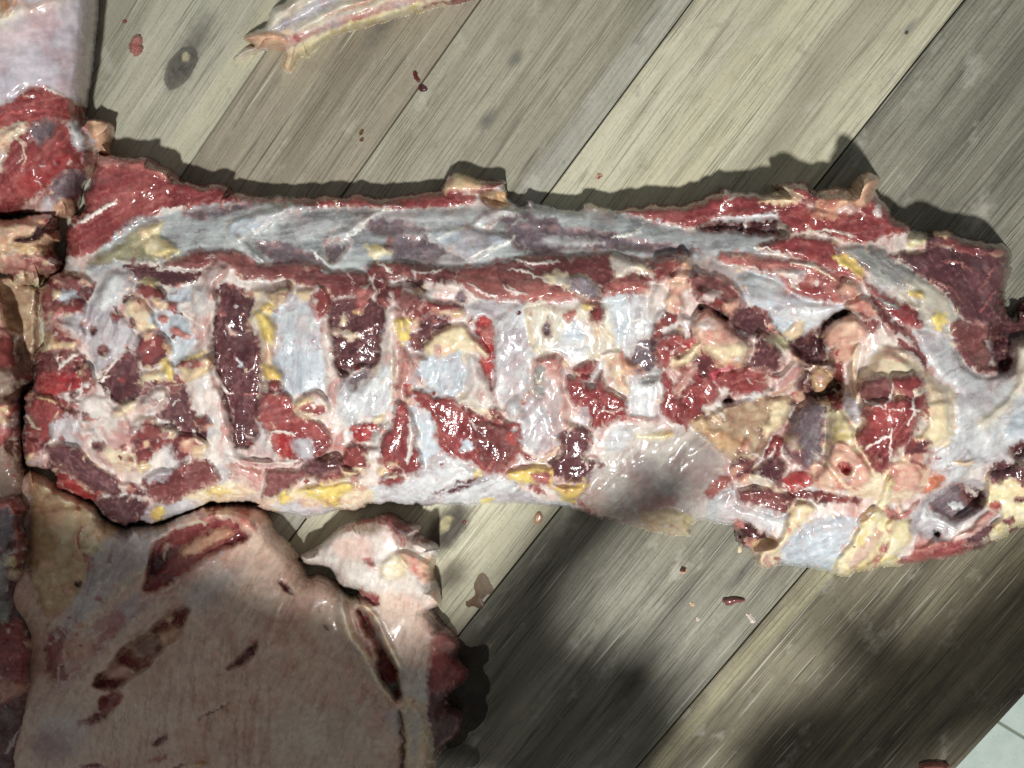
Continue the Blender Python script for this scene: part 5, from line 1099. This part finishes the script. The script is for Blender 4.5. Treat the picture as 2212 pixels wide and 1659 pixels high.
A('muscle_lump', "A1 355,1345 450,1255 605,1245 610,1400 510,1490 380,1490", 'mus:purple', h=5, e=14); A('fat_knob', "A1 400,1485 530,1435 570,1545 480,1605 405,1565", 'fat:peach', h=4)
A('fascia_fold', "A1 155,1525 230,1450 320,1375 365,1400 300,1505 240,1565 180,1565", 'fas:pink', h=5); A(None, "A1 110,1530 180,1560 420,1570 300,1600", 'mus:deep', h=-6)
A('fat_knob', "A1 635,880 720,862 800,885 835,950 815,1040 800,1130 715,1125 680,1020", 'fat:peach', to=34, e=14); A('tendon', "A1 655,1060 712,1090 692,1250 620,1300 640,1180", 'fas:cream', to=30, e=8)
g.scatter("F 0,300 150,270 180,380 60,440 0,440", 24, (3, 9), ['mus:red', 'mus:bright', 'fas:pink', 'mus:dark'], h=(1, 4), seed=21)
g.scatter("F 0,300 150,270 180,380 60,440 0,440", 8, (14, 30), ['fas:white', 'flat:206,180,170'], h=(0.8, 2), seed=22, thread=True)
g.fringe(18, seed=4, skip=('mem',))
g.build(M_PALE)

# ------------------------------------------------------------------ lump of fat and gristle under the shank
k = Body('fat_trimming', 'peach coloured fat and gristle lump with a dark blood clot on it', 'fat', 'fat_mass',
    "F -230,465 B1 0,115 100,105 260,80 400,80 425,180 445,280 400,325 465,420 445,495 350,525 310,610 250,610 240,570 200,595 100,585 0,495 F -230,590",
    [(0, 480, 52), (60, 480, 54), (110, 480, 46), (0, 530, 56), (60, 530, 56), (110, 540, 48), (60, 590, 40), (0, 570, 44), (130, 570, 40), (-200, 520, 46), (85, 620, 22)],
    edge=22, rag=3, kind='fat:peach', ang=-20, lump=1.3)
A = k.add; Ln = k.line
A('gristle', "B1 0,350 200,385 400,340 465,420 400,505 200,510 0,455", 'mixed:pink', h=4); A('fat_lobe', "B1 20,170 150,130 270,150 240,230 120,240 40,250", 'fat:cream', h=3)
A('muscle_shred', "B1 340,90 410,90 420,160 370,200 330,150", 'mus:red', h=3); A('fat_lobe', "B1 60,300 250,290 330,330 250,370 80,360", 'fat:tan', h=3, ang=10)
A('fat_lobe', "B1 120,520 240,525 220,590 140,590", 'fat:cream', h=4); A('gristle', "B1 240,560 300,535 315,610 255,615", 'flat:206,204,158', h=3)
k.scatter("B1 0,120 400,100 440,480 50,560 0,480", 30, (3, 10), ['fat:peach', 'fat:pink', 'fas:pink', 'fat:cream'], h=(1, 4), seed=31)
k.fringe(16, seed=7)
Ln("B1 115,268 220,262 270,232 300,195 355,205", 17, 'flat:46,12,16', h=9, taper=0.2, r=1.0, name='blood_clot', wet=1.0)
k.build(M_MEAT)

# ------------------------------------------------------------------ cut pieces along the picture's edge
s = Body('meat_offcut', 'dark red cut meat with bone ends, beside the torn rib end', 'meat', 'offcut_meat',
    "F -230,600 B1 0,530 200,600 260,620 290,680 275,800 305,1000 250,1100 240,1290 175,1400 C1 170,200 160,590 200,640 200,700 205,860 255,880 240,950 200,1000 222,1150 232,1300 195,1400 222,1600 D1 270,340 302,450 292,560 272,800 252,1000 245,1250 F 70,1540 66,1660 70,1850 -230,1850",
    [(0, 600, 18), (60, 640, 10), (60, 760, 8), (10, 700, 36), (20, 780, 40), (40, 830, 36), (10, 880, 44), (30, 920, 52), (20, 1000, 34), (10, 1060, 34), (30, 1110, 40), (40, 1200, 48), (10, 1280, 30),
     (60, 1290, 22), (20, 1400, 44), (50, 1450, 44), (20, 1560, 30), (50, 1600, 26), (-200, 700, 40), (-200, 1000, 40), (-200, 1400, 40), (-200, 1800, 30), (30, 1800, 26)],
    edge=16, rag=3, kind='mus:dark', ang=70)
A = s.add; Ln = s.line
A('fat_lining', "B1 0,520 200,600 270,640 260,900 250,1100 200,1230 150,1190 130,950 60,900 20,700 0,640", 'fat:brown', to=9, e=10, lump=0.6)
A('red_cut', "B1 -200,700 15,710 60,900 132,945 120,1060 132,1180 100,1300 -200,1300", 'mixed:red', h=4); A('membrane', "B1 -200,1260 130,1180 215,1190 245,1340 130,1425 -200,1500", 'flat:150,132,118', h=2)
A('bone_end', "B1 -200,1420 30,1400 60,1450 0,1500 -200,1560", 'flat:122,94,84', h=5)
A('red_flap', "C1 -100,200 80,145 142,175 160,360 142,405 60,445 82,525 20,535 -100,425", 'mixed:pink', h=10, e=14); A(None, "C1 -60,330 60,330 90,400 0,430", 'mus:bright', h=1, soft=10, mixin=0.8)
A('membrane', "C1 -200,545 130,460 165,600 150,800 0,855 -200,860", 'flat:138,116,104', h=1); A('muscle', "C1 -200,900 0,870 60,880 130,980 120,1100 80,1200 0,1255 -200,1250", 'mus:purple', h=4)
A('red_cut', "C1 -200,860 0,850 130,850 180,885 250,880 215,985 130,990 50,930", 'mus:red', h=4)
A('bone_end', "C1 25,1300 100,1200 105,1090 160,1055 225,1140 225,1290 190,1385 120,1440 45,1425", 'mixed:red', h=10, e=12); A(None, "C1 30,1290 90,1270 100,1330 40,1350", 'fat:pale', h=3); A(None, "C1 60,1380 180,1380 120,1440 50,1420", 'fat:cream', h=3)
A('membrane', "C1 -200,1340 0,1280 30,1420 60,1560 90,1700 D1 40,620 -100,620", 'mem:grey', h=2); Ln("D1 150,230 200,300 190,450 200,560", 5, 'flat:176,160,160', h=1.5)
A('red_cut', "D1 -200,575 0,600 155,588 185,700 245,800 245,1050 180,1105 100,1165 0,1205 -200,1210", 'mus:red', h=6, e=14); A(None, "D1 0,1050 150,1040 180,1100 80,1170 0,1195", 'fat:peach', h=1, soft=10, mixin=0.6); A(None, "D1 185,740 255,785 240,800 190,770", 'fas:cream', h=3, r=1)
A('muscle', "D1 -200,1240 100,1200 200,1250 180,1500 160,1659 F 40,1700 -200,1700", 'mus:dark', h=2); Ln("D1 40,1560 100,1450 180,1330", 6, 'flat:180,166,166', h=1.5); Ln("D1 190,1600 215,1400 220,1280", 5, 'flat:176,150,146', h=1.5)
s.scatter("F 0,700 40,720 60,860 60,1250 40,1500 0,1500", 30, (3, 9), ['mus:red', 'fas:pink', 'fat:cream', 'mus:bright'], h=(1, 4), seed=41)
s.fringe(16, seed=6)
s.build(M_MEAT)

# ------------------------------------------------------------------ flank with its joint
f = Body('meat_flank', 'large flank and shoulder piece under a smooth beige membrane', 'meat', 'flank_membrane',
    "F -230,1150 40,1030 C1 200,640 340,695 430,755 700,875 760,960 900,1050 1000,1038 1200,1025 1480,900 1700,885 1850,895 1910,930 1965,1000 2000,1090 2100,1180 2180,1280 "
    "D2 330,115 375,225 400,265 470,250 560,290 640,345 700,405 755,372 620,332 540,205 375,182 335,122 450,60 C2 540,1130 700,1020 860,990 980,960 1100,1020 1212,1050 1190,1115 1225,1130 1345,1200 1320,1290 1310,1420 1355,1520 1352,1620 1300,1655 D2 1300,515 1370,600 1480,720 1475,860 1558,970 1435,1100 1405,1190 1505,1270 1480,1400 1385,1500 1310,1620 F 945,1720 950,1850 -230,1850",
    [(60, 1060, 24), (120, 1100, 30), (200, 1150, 36), (100, 1250, 30), (150, 1300, 36), (300, 1120, 34), (400, 1130, 44), (500, 1110, 48), (560, 1110, 44), (300, 1250, 48), (250, 1400, 44), (120, 1500, 30), (450, 1300, 58),
     (600, 1250, 54), (650, 1300, 52), (500, 1450, 66), (350, 1550, 58), (650, 1450, 60), (750, 1500, 50), (740, 1350, 42), (600, 1600, 66), (800, 1600, 44), (150, 1650, 34), (680, 1190, 34), (760, 1150, 48), (850, 1150, 54),
     (920, 1200, 46), (800, 1220, 54), (900, 1280, 44), (880, 1400, 40), (900, 1560, 42), (900, 1800, 42), (960, 1400, 18), (980, 1480, 16), (970, 1580, 14), (400, 1800, 60), (-200, 1300, 30), (-200, 1800, 30)],
    edge=lambda U, V: np.where(U > 915, 14, np.where((V < 1130) & (U < 560), 26, 24)).astype(np.float32), rag=1.6, kind='mem:skin', ang=62, lump=0.6)
A = f.add; Ln = f.line
A(None, "D1 700,1300 1100,900 1400,600 1900,900 2100,1659 600,1659", 'mem:skin', h=0, ang=85, soft=60, lump=0.4)
A('fat_pad', "C1 200,630 340,690 430,750 700,870 765,960 860,1050 900,1060 820,1200 800,1300 700,1400 600,1500 480,1659 D1 340,560 300,480 255,330 215,250 C1 222,1300 210,1080 230,900", 'fat:tan', h=3, e=16, lump=0.8)
A(None, "C1 350,950 600,920 760,1000 700,1200 450,1200 330,1080", 'fat:cream', h=3, soft=22, mixin=0.55, lump=0.4); A(None, "C1 760,1000 900,1060 1100,1010 1060,1090 850,1100", 'fat:tan', h=2, soft=10)
A('fat_lump', "C1 425,790 520,785 595,830 540,895 445,900", 'fat:cream', h=6); A('fat_lump', "C1 300,730 390,690 405,770 330,805", 'fat:cream', h=6); A('fat_lump', "C1 560,880 700,900 750,1000 640,960", 'fat:cream', h=4)
Ln("C1 590,1060 560,1180 610,1280 660,1320 640,1480 600,1600 560,1750", 14, 'mus:pink', h=4, name='vessel'); Ln("C1 540,1120 560,1250 600,1300", 14, 'fat:peach', h=4)
A('torn_hole', "C1 545,1450 570,1435 595,1470 580,1495 550,1490", 'flat:40,24,18', h=-5, r=0.8, e=5)
A('membrane', "C1 700,1200 850,1100 1150,1060 1290,1050 1100,1180 1095,1300 900,1450 700,1640 D1 560,620 450,700 400,720 480,560 560,400 660,200", 'mem:lilac', h=1, ang=45, soft=14, mixin=0.75, lump=0.5)
Ln("C1 1110,1300 1000,1400 900,1500 800,1640", 7, 'fas:cream', h=2)
A('cut_muscle', "C1 1030,1510 1080,1350 1095,1200 1200,1120 1300,1050 1480,1020 1640,990 1780,1080 1850,1070 1805,1135 1680,1195 1500,1285 1300,1435 1200,1505 1075,1550", 'mus:red', h=-5, e=10, ang=38, lump=1.4, rim=(200, 160, 140))
A(None, "C1 1300,1230 1450,1130 1640,1060 1680,1120 1500,1220 1360,1270", 'fat:peach', h=4, soft=8, mixin=0.8); A('fat_lump', "C1 1695,950 1780,955 1858,1050 1835,1105 1740,1075", 'fat:pink', h=6); A(None, "C1 1080,1290 1300,1200 1200,1350 1100,1440", 'mus:dark', h=-2, soft=10)
A('gristle', "C1 1180,1180 1230,1170 1250,1210 1210,1230", 'fat:pink', h=5); Ln("C1 1200,1200 1190,1300", 5, 'fas:cream', h=2); Ln("C1 1290,1060 1400,1040 1500,1030", 6, 'fas:cream', h=3); A('red_shred', "C1 1440,990 1500,960 1560,900 1640,905 1560,960 1520,1030", 'mus:pink', h=5); A(None, "C1 1330,1420 1500,1290 1600,1270 1440,1400 1280,1500", 'fas:pink', h=3)
A('torn_strip', "D1 440,740 600,650 700,600 850,500 900,450 1020,395 1180,390 1300,325 1250,405 1100,475 950,575 850,685 700,845 600,965 520,1055 430,1105 255,1235 245,1200 400,1050 345,900 345,720 430,615", 'fas:pink', h=1, ang=45, soft=8)
A(None, "D1 350,720 440,640 480,700 450,900 500,1000 400,1040 340,900", 'mus:red', h=2, soft=8, mixin=0.8); A(None, "D1 700,560 830,500 900,560 850,680 740,720 690,640", 'mus:pink', h=1, soft=14, mixin=0.7); A(None, "D1 480,760 640,680 680,800 560,900", 'fat:peach', h=1, soft=14, mixin=0.7)
A('strap', "D1 560,1040 680,860 800,740 1000,580 1180,470 1400,415 1310,500 1180,572 1060,682 900,802 840,862 800,955 700,1005", 'mem:skin', h=3, ang=38, rim=(222, 200, 182), lump=0.4)
A('torn_hole', "D1 675,1045 715,980 800,940 850,855 900,795 1100,645 1220,540 1340,485 1378,520 1335,605 1285,725 1180,795 1080,925 1000,975 900,1055 850,1080 700,1080", 'mus:red', h=-9, e=9, ang=45, rim=(206, 172, 150))
Ln("D1 690,1040 800,950 860,860 960,760 1100,650 1220,545 1340,490", 9, 'mem:skin', h=3); Ln("D1 850,1080 1000,980 1090,925 1190,795 1290,725 1340,600", 9, 'mem:skin', h=3)
A(None, "D1 950,720 1100,660 1180,740 1080,880 960,860", 'fat:brown', h=3, soft=14, mixin=0.7); A('fat_lump', "D1 1150,670 1280,620 1290,700 1180,760", 'fat:peach', h=6); A('fat_lump', "D1 1190,560 1250,530 1280,580 1220,610", 'fat:pink', h=6); A('fat_lump', "D1 770,980 850,900 920,920 1000,960 880,1010 800,1020", 'fat:pink', h=5)
A('torn_hole', "D1 565,1335 700,1255 720,1150 830,1105 895,1130 835,1225 780,1295 680,1335", 'mus:red', h=-4, rim=(190, 150, 130)); A(None, "D1 220,1480 300,1395 430,1375 540,1500 520,1570 400,1590 300,1570", 'mus:red', h=0, soft=30, mixin=0.7); A(None, "D1 540,1659 680,1620 760,1659", 'mus:red', h=0, soft=10)
A('slit', "D1 1640,950 1740,845 1868,735 1855,825 1765,905", 'mus:dark', h=-5, e=5, r=1.5, rim=(190, 150, 130)); A('slit', "D1 2035,310 2080,338 2128,400 2078,372", 'mus:red', h=-4, e=4, r=0.8); A('slit', "D1 1105,1490 1210,1415 1205,1465 1145,1495", 'mus:brown', h=-3, e=4, r=0.8); A('slit', "D2 500,620 525,625 545,655 520,645", 'mus:dark', h=-4, e=4, r=0.5); A('slit', "C2 185,1455 225,1480 275,1535 230,1510", 'mus:dark', h=-4, e=4, r=0.8)
for q in ("D1 1400,1290 1480,1250 1560,1230 1640,1180 1700,1120", "D1 1000,1290 1080,1220 1140,1180", "D1 1560,1130 1640,1110 1700,1100", "D1 1020,1350 1100,1270", "D1 760,1640 860,1540 980,1400 1060,1280"): Ln(q, 7, 'mem:skin', h=2.5, r=2)
for q in ("D1 1440,1300 1560,1245 1650,1190", "D1 1110,1480 1180,1440"): Ln(q, 4, 'flat:120,80,70', h=-2)
A(None, "D1 1080,1590 1200,1560 1210,1600 1100,1630", 'mus:pink', h=1, soft=6); A(None, "D1 1250,1659 1400,1620 1480,1620 1460,1659", 'mixed:pink', h=3); A('fat_lump', "D1 1390,1640 1470,1610 1490,1640 1440,1665", 'fat:tan', h=4)
A(None, "D1 250,1300 420,1240 560,1260 640,1400 520,1600 260,1620", 'mem:lilac', h=0, soft=60, mixin=0.45, ang=50)
A(None, "D1 900,1000 1200,820 1350,640 1420,700 1250,950 1000,1150", 'flat:196,160,140', h=0, soft=60, mixin=0.5)
A(None, "D1 1300,450 1600,200 1750,260 1500,500", 'mem:lilac', h=0, soft=50, mixin=0.5, ang=40)
A(None, "D2 100,1300 600,1150 900,1300 900,1659 200,1659", 'mem:cream', h=0, soft=90, mixin=0.4, ang=85)
f.scatter("C1 220,680 420,760 700,900 740,1200 560,1500 330,1650 240,1200", 16, (8, 24), ['fat:tan', 'fat:cream', 'fat:peach'], h=(1.5, 4), seed=61)
f.scatter("D1 300,1000 420,620 800,200 1000,250 700,700 420,1060", 22, (4, 12), ['fas:pink', 'mus:red', 'fat:peach', 'mus:pink'], h=(1, 3), seed=62)
f.scatter("D1 300,1000 420,620 800,200 1000,250 700,700 420,1060", 14, (20, 60), ['fas:cream', 'flat:206,190,180'], h=(0.8, 1.6), seed=63, thread=True)
# red muscle underneath and the fork of tendon
A('under_muscle', "D2 1250,500 1310,510 1375,600 1485,720 1480,860 1562,970 1440,1100 1410,1190 1510,1270 1485,1400 1390,1500 1315,1620 F 950,1720 950,1850 920,1850 D2 1250,1500 1250,900", 'mus:dark', h=2, ang=70, e=8); A(None, "D2 1270,680 1400,680 1480,780 1350,830 1270,790", 'mus:pink', h=3, soft=10, mixin=0.7); A(None, "D2 1270,820 1370,815 1540,960 1420,1090 1280,1100", 'mus:red', h=3, ang=60)
A('joint', "C2 325,1275 540,1130 700,1018 860,988 980,958 1100,1018 1215,1050 1190,1115 1228,1130 1348,1200 1322,1290 1312,1420 1358,1520 1355,1620 1300,1658 D2 1280,520 1275,640 1262,860 1262,1200 1252,1240 1292,1570 F 935,1720 935,1850 872,1850 D2 1080,1640 1080,1400 1060,1240 1050,1100 1050,960 1000,830 930,690 880,570 800,480 890,480 880,400 760,372 620,332 540,205 375,182", 'mem:pearl', h=2, ang=70, e=10, lump=0.6)
A(None, "C2 560,1180 760,1120 860,1200 800,1300 640,1280", 'flat:220,186,172', h=0, soft=50, mixin=0.7); A(None, "D2 880,400 1250,450 1260,900 1080,900 940,650", 'mem:skin', h=0, ang=80, soft=24, mixin=0.8, lump=0.4)
A('red_top', "C2 675,1085 760,1005 860,988 980,958 1065,1010 1135,1100 1175,1115 1100,1195 1000,1095 900,1015 800,1040", 'mus:pink', h=5); A('red_knob', "C2 1000,1050 1130,1025 1215,1050 1195,1105 1130,1175 1060,1205", 'mixed:red', h=8); A('bone_cut', "C2 1145,1185 1195,1128 1285,1138 1348,1200 1315,1305 1220,1245", 'fas:white', h=8); A(None, "C2 1190,1130 1280,1140 1310,1180 1230,1180", 'mus:red', h=1, mixin=0.8)
A('fat_lump', "C2 1040,1240 1130,1240 1220,1300 1300,1330 1310,1430 1240,1470 1150,1400 1060,1330", 'fat:pink', h=5); A(None, "C2 1240,1290 1310,1290 1300,1450 1250,1400", 'fat:peach', h=3, soft=8); A(None, "C2 940,1300 1060,1250 1120,1400 1000,1450 920,1400", 'fat:pale', h=3, soft=12, mixin=0.6)
A('slit', "C2 785,1285 830,1290 880,1330 820,1320", 'mus:pink', h=-3, e=4, r=0.8); Ln("C2 800,1330 860,1350 910,1375", 9, 'fas:white', h=2); A('skin_tag', "C2 1290,1545 1352,1515 1358,1625 1270,1605", 'mem:skin', h=4)
A('fork_gap', "D2 735,515 800,500 870,572 930,692 1000,832 1050,972 1055,1120 1040,1195 1000,1155 895,995 895,872 855,735 795,645", 'mus:red', to=27, e=8, ang=60); A(None, "D2 830,660 900,690 930,790 870,830", 'fas:pink', h=3, mixin=0.7); A(None, "D2 960,1060 1040,1030 1040,1080 980,1090", 'mem:grey', h=2)
A('red_shred', "D2 695,405 760,365 865,388 915,442 905,485 830,475 760,452", 'mus:red', h=-2); Ln("D2 650,370 640,500 690,690 770,800 850,950 940,1090 1060,1225", 24, 'fas:cream', h=9, taper=0.2, name='tendon'); Ln("D2 685,420 780,480 860,560 900,640 980,800 1050,920", 20, 'fas:cream', h=9, taper=0.2, name='tendon'); Ln("D2 720,470 760,640 830,800 900,960", 8, 'fas:pink', h=3); Ln("D2 800,480 880,490", 12, 'fas:cream', h=4)
A(None, "D2 870,1220 920,1200 980,1270 900,1240", 'fas:pink', h=3); A(None, "D2 960,1250 1070,1260 1080,1420 1000,1380", 'mem:lilac', h=0, soft=14, mixin=0.6)
A('tendon', "D2 1075,1190 1150,1160 1250,1240 1292,1570 F 940,1720 940,1850 875,1850 D2 1085,1640 1085,1400", 'fas:cream', h=7, e=14, ang=88, lump=0.5)
Ln("D2 1060,1240 1078,1400 1080,1560 1082,1700", 9, 'flat:120,92,80', h=-5, taper=0.1)
Ln("D2 650,380 640,500 690,690 770,800 850,950 940,1090 1060,1225", 5, 'flat:224,208,186', h=2); Ln("D2 900,640 980,800 1050,920 1060,1080", 5, 'flat:224,208,186', h=2)
f.fringe(34, seed=9, skip=('mem', 'flat'))
f.build(M_PALE)

# ------------------------------------------------------------------ rib strip at the picture's upper edge
t = Body('rib_strip', 'pale rib strip with gristle and a white cartilage tip on bare planks', 'meat', 'strip_meat',
    "A2 -135,440 -125,400 -70,355 0,330 -60,300 -70,265 20,215 90,185 125,90 180,40 240,0 F 660,-100 720,-180 1180,-180 A2 1900,-120 1560,5 1400,45 1140,105 900,172 700,232 520,302 412,395 402,425 340,412 290,490 245,522 208,485 228,412 200,372 100,365 0,392",
    [(520, 120, 10), (560, 100, 24), (600, 60, 30), (620, 110, 22), (700, 40, 32), (740, 70, 24), (850, 0, 32), (850, 40, 22), (950, 0, 24), (700, -100, 36), (900, -100, 34), (1000, -20, 20), (1100, -150, 26), (615, 140, 10)],
    edge=16, rag=2, kind='fas:cream', ang=24, lump=0.8)
A = t.add; Ln = t.line
A('cartilage_tip', "A2 -135,442 -125,400 -70,352 20,328 110,345 80,385 0,395", 'flat:226,222,208', h=2, r=1, e=8); A('bone', "A2 -60,290 20,215 95,185 125,95 240,0 420,-20 330,60 230,140 130,210 60,240", 'mem:cream', h=3, ang=35)
A('muscle_strip', "A2 105,215 250,135 420,20 480,-10 660,-20 500,90 300,180 160,225", 'mem:lilac', h=-3, ang=28); A('bone', "A2 280,205 500,100 660,0 900,-60 F 850,-60 900,-60 A2 940,0 700,80 480,170 330,235", 'mem:cream', h=4, ang=22)
A('pink_band', "A2 200,260 330,235 600,140 900,40 1040,0 1300,-80 1350,-40 1150,50 900,120 650,195 450,270 330,330 230,330", 'fas:pink', h=2, ang=20); A('gristle', "A2 -70,300 0,240 100,240 220,260 240,340 120,350 0,335", 'fat:peach', h=4); A(None, "A2 280,260 320,255 320,300 290,300", 'mus:bright', h=1, mixin=0.7)
A('fat_edge', "A2 412,395 520,300 700,232 900,172 1140,100 1250,60 1220,10 1080,50 900,105 650,185 450,265 330,330 300,400 340,415", 'fat:pale', h=3, ang=20, lump=0.6); A('fat_knob', "A2 205,485 228,410 280,385 330,400 300,470 250,525", 'fat:cream', h=4)
A('red_end', "A2 1140,102 1300,45 1560,8 1900,-120 F 1120,-120 A2 1480,-30 1300,15 1190,70", 'mus:red', h=1, ang=15); Ln("A2 500,120 800,20 1000,-50", 5, 'flat:206,160,140', h=1)
t.build(M_PALE)

# ------------------------------------------------------------------ scraps and wet spots on the planks
def scrap(name, label, cat, poly, kind, h, e=6, rag=1.2, mat=None, group=None, ang=0, brow=0.8, zmin=0.3):
    q = P(poly); cu, cv = q.mean(0); s_ = 20 * max(np.ptp(q[:, 0]), 4)
    b_ = Body(name, label, cat, 'shred', poly, brow=brow, pts=[(cu - s_, cv - s_, h), (cu + s_, cv - s_, h), (cu, cv + s_, h), (cu, cv, h)], edge=e, rag=rag, kind=kind, ang=ang, lump=0.25, group=group, blur=0, zmin=zmin)
    m = mat or M_MEAT
    r = b_.build(m)
    # a scrap is one piece: keep only its own mesh
    ch = r.children[0]; ch.parent = None; ch.location = r.location; ch.name = name
    for kk in ('label', 'category', 'group'):
        if kk in r: ch[kk] = r[kk]
    bpy.data.objects.remove(r)
    return ch
scrap('meat_scrap', 'pinkish red meat scrap lying beside the eye-shaped wood knot', 'meat scrap', "A1 940,345 955,285 985,255 1020,258 1025,320 1040,345 1030,385 1000,410 970,395", 'mus:pink', 7, rag=2)
scrap('meat_scrap', 'tiny red speck near the shank, on the palest plank', 'meat scrap', "A1 893,155 903,146 915,152 910,164 898,164", 'mus:red', 1.5, e=3, rag=0.4)
scrap('blood_clot', 'small dark blood clot lying across a plank seam, larger of two', 'blood clot', "A2 1195,620 1225,615 1258,640 1240,662 1205,655", 'flat:70,30,36', 2, e=5, rag=0.8)
scrap('blood_clot', 'thin dark blood streak just above the larger clot', 'blood clot', "A2 1155,525 1175,515 1185,550 1205,580 1195,590 1165,560", 'flat:84,38,38', 1.5, e=4, rag=0.8)
scrap('meat_scrap', 'tiny pink and white scrap on the bright plank just above the carcass shadow', 'meat scrap', "A3 640,1290 650,1265 675,1262 688,1275 670,1290 655,1300", 'mixed:pink', 2, e=4, rag=0.6)
scrap('meat_scrap', 'pale tan crumb below the yellow fat of the belly edge', 'meat scrap', "C3 190,1010 205,965 235,955 250,990 230,1030 200,1035", 'fat:peach', 5, e=5, rag=0.8)
scrap('meat_scrap', 'small upright orange and white crumb casting a leaf-shaped shadow', 'meat scrap', "D3 1245,230 1268,222 1278,232 1296,205 1290,235 1270,245", 'fat:peach', 9, e=4, rag=0.5)
scrap('meat_scrap', 'brownish red leaf-shaped meat scrap on the bare planks below the neck', 'meat scrap', "D3 1555,430 1600,425 1650,422 1700,432 1722,440 1690,455 1650,462 1605,478 1570,458", 'mus:brown', 5, e=5, rag=0.6)
scrap('fat_thread', 'short whitish fat thread beside a plank seam below the neck', 'fat scrap', "D3 1735,545 1752,540 1765,560 1790,590 1785,608 1765,600 1755,575", 'fas:white', 2, e=4, rag=0.5)
scrap('fat_crumb', 'tiny white crumb above the fat thread', 'fat scrap', "D3 1370,578 1378,570 1386,578 1382,590 1373,590", 'fas:white', 2, e=3, rag=0.3)
scrap('fat_crumb', 'tiny cream crumb beside the torn fat end of the neck', 'fat scrap', "C3 1672,1222 1680,1205 1692,1212 1690,1238 1678,1245", 'fat:cream', 2, e=3, rag=0.4)
scrap('fat_crumb', 'tiny tan crumb beside the brownish leaf-shaped scrap', 'fat scrap', "D3 1325,468 1345,460 1350,478 1335,482", 'fat:tan', 1.5, e=3, rag=0.4)
scrap('meat_scrap', 'reddish brown meat scrap by the table edge at the bottom', 'meat scrap', "D4 1450,1659 1470,1630 1540,1618 1600,1620 1660,1640 1670,1659 1650,1720 1480,1720", 'mus:pink', 9, e=10, rag=1)
scrap('meat_scrap', 'dark red meat shred at the picture edge beside the neck', 'meat scrap', "B4 2160,790 2180,740 2212,715 F 2260,640 2270,690 B4 2212,850", 'mus:red', 14, e=10, rag=1.5)
scrap('wood_chip', 'tiny brown chip on the dark knot beside the joint', 'chip', "C2 1515,1022 1530,1015 1545,1022 1535,1035 1520,1033", 'flat:96,58,50', 1.2, e=3, rag=0.4)

def liquid(name, rough, colr, alpha):
    m = bpy.data.materials.new(name); m.use_nodes = True; T = NT(m.node_tree); b = m.node_tree.nodes['Principled BSDF']
    co = T.n('TexCoord').outputs['Object']
    T.put(b.inputs['Base Color'], T.mixc(T.noise(co, 60, 4), rgba(colr), rgba([x * 0.7 for x in colr])))
    T.put(b.inputs['Alpha'], T.map(T.noise(co, 45, 4), 0.3, 0.7, alpha * 0.75, alpha * 1.1)); b.inputs['Roughness'].default_value = rough; b.inputs['Specular IOR Level'].default_value = 0.3
    return m
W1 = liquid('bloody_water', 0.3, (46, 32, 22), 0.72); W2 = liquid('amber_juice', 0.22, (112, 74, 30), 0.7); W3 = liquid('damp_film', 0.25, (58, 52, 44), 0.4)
def puddle(label, poly, m, h=0.8, rag=2.0, cat='puddle', name='puddle'):
    return scrap(name, label, cat, poly, 'flat:60,40,30', 0.12 * h, e=26, rag=rag, mat=m, brow=0.9, zmin=0.05)
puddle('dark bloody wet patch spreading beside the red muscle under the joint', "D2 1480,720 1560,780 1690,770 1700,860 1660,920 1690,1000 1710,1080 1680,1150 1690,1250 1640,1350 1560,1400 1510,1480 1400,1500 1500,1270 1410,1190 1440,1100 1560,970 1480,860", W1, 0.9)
puddle('amber smear of juice on the pale plank', "D2 1640,255 1670,262 1700,320 1725,345 1715,390 1660,420 1670,470 1650,500 1600,480 1560,490 1545,460 1590,440 1620,380 1600,320", W2, 0.8, rag=2.5)
puddle('small amber drop on the brownish plank, upper of two', "A2 768,972 778,945 795,935 796,955 780,975", W2, 0.8, rag=0.5)
puddle('smaller amber drop directly below the other drop', "A2 768,1015 780,998 792,1000 790,1018 775,1024", W2, 0.6, rag=0.4)
puddle('dark damp stain at the lower end of the red muscle', "D2 1320,1560 1450,1500 1560,1490 1640,1560 1600,1640 1450,1680 1320,1660", W3, 0.5)
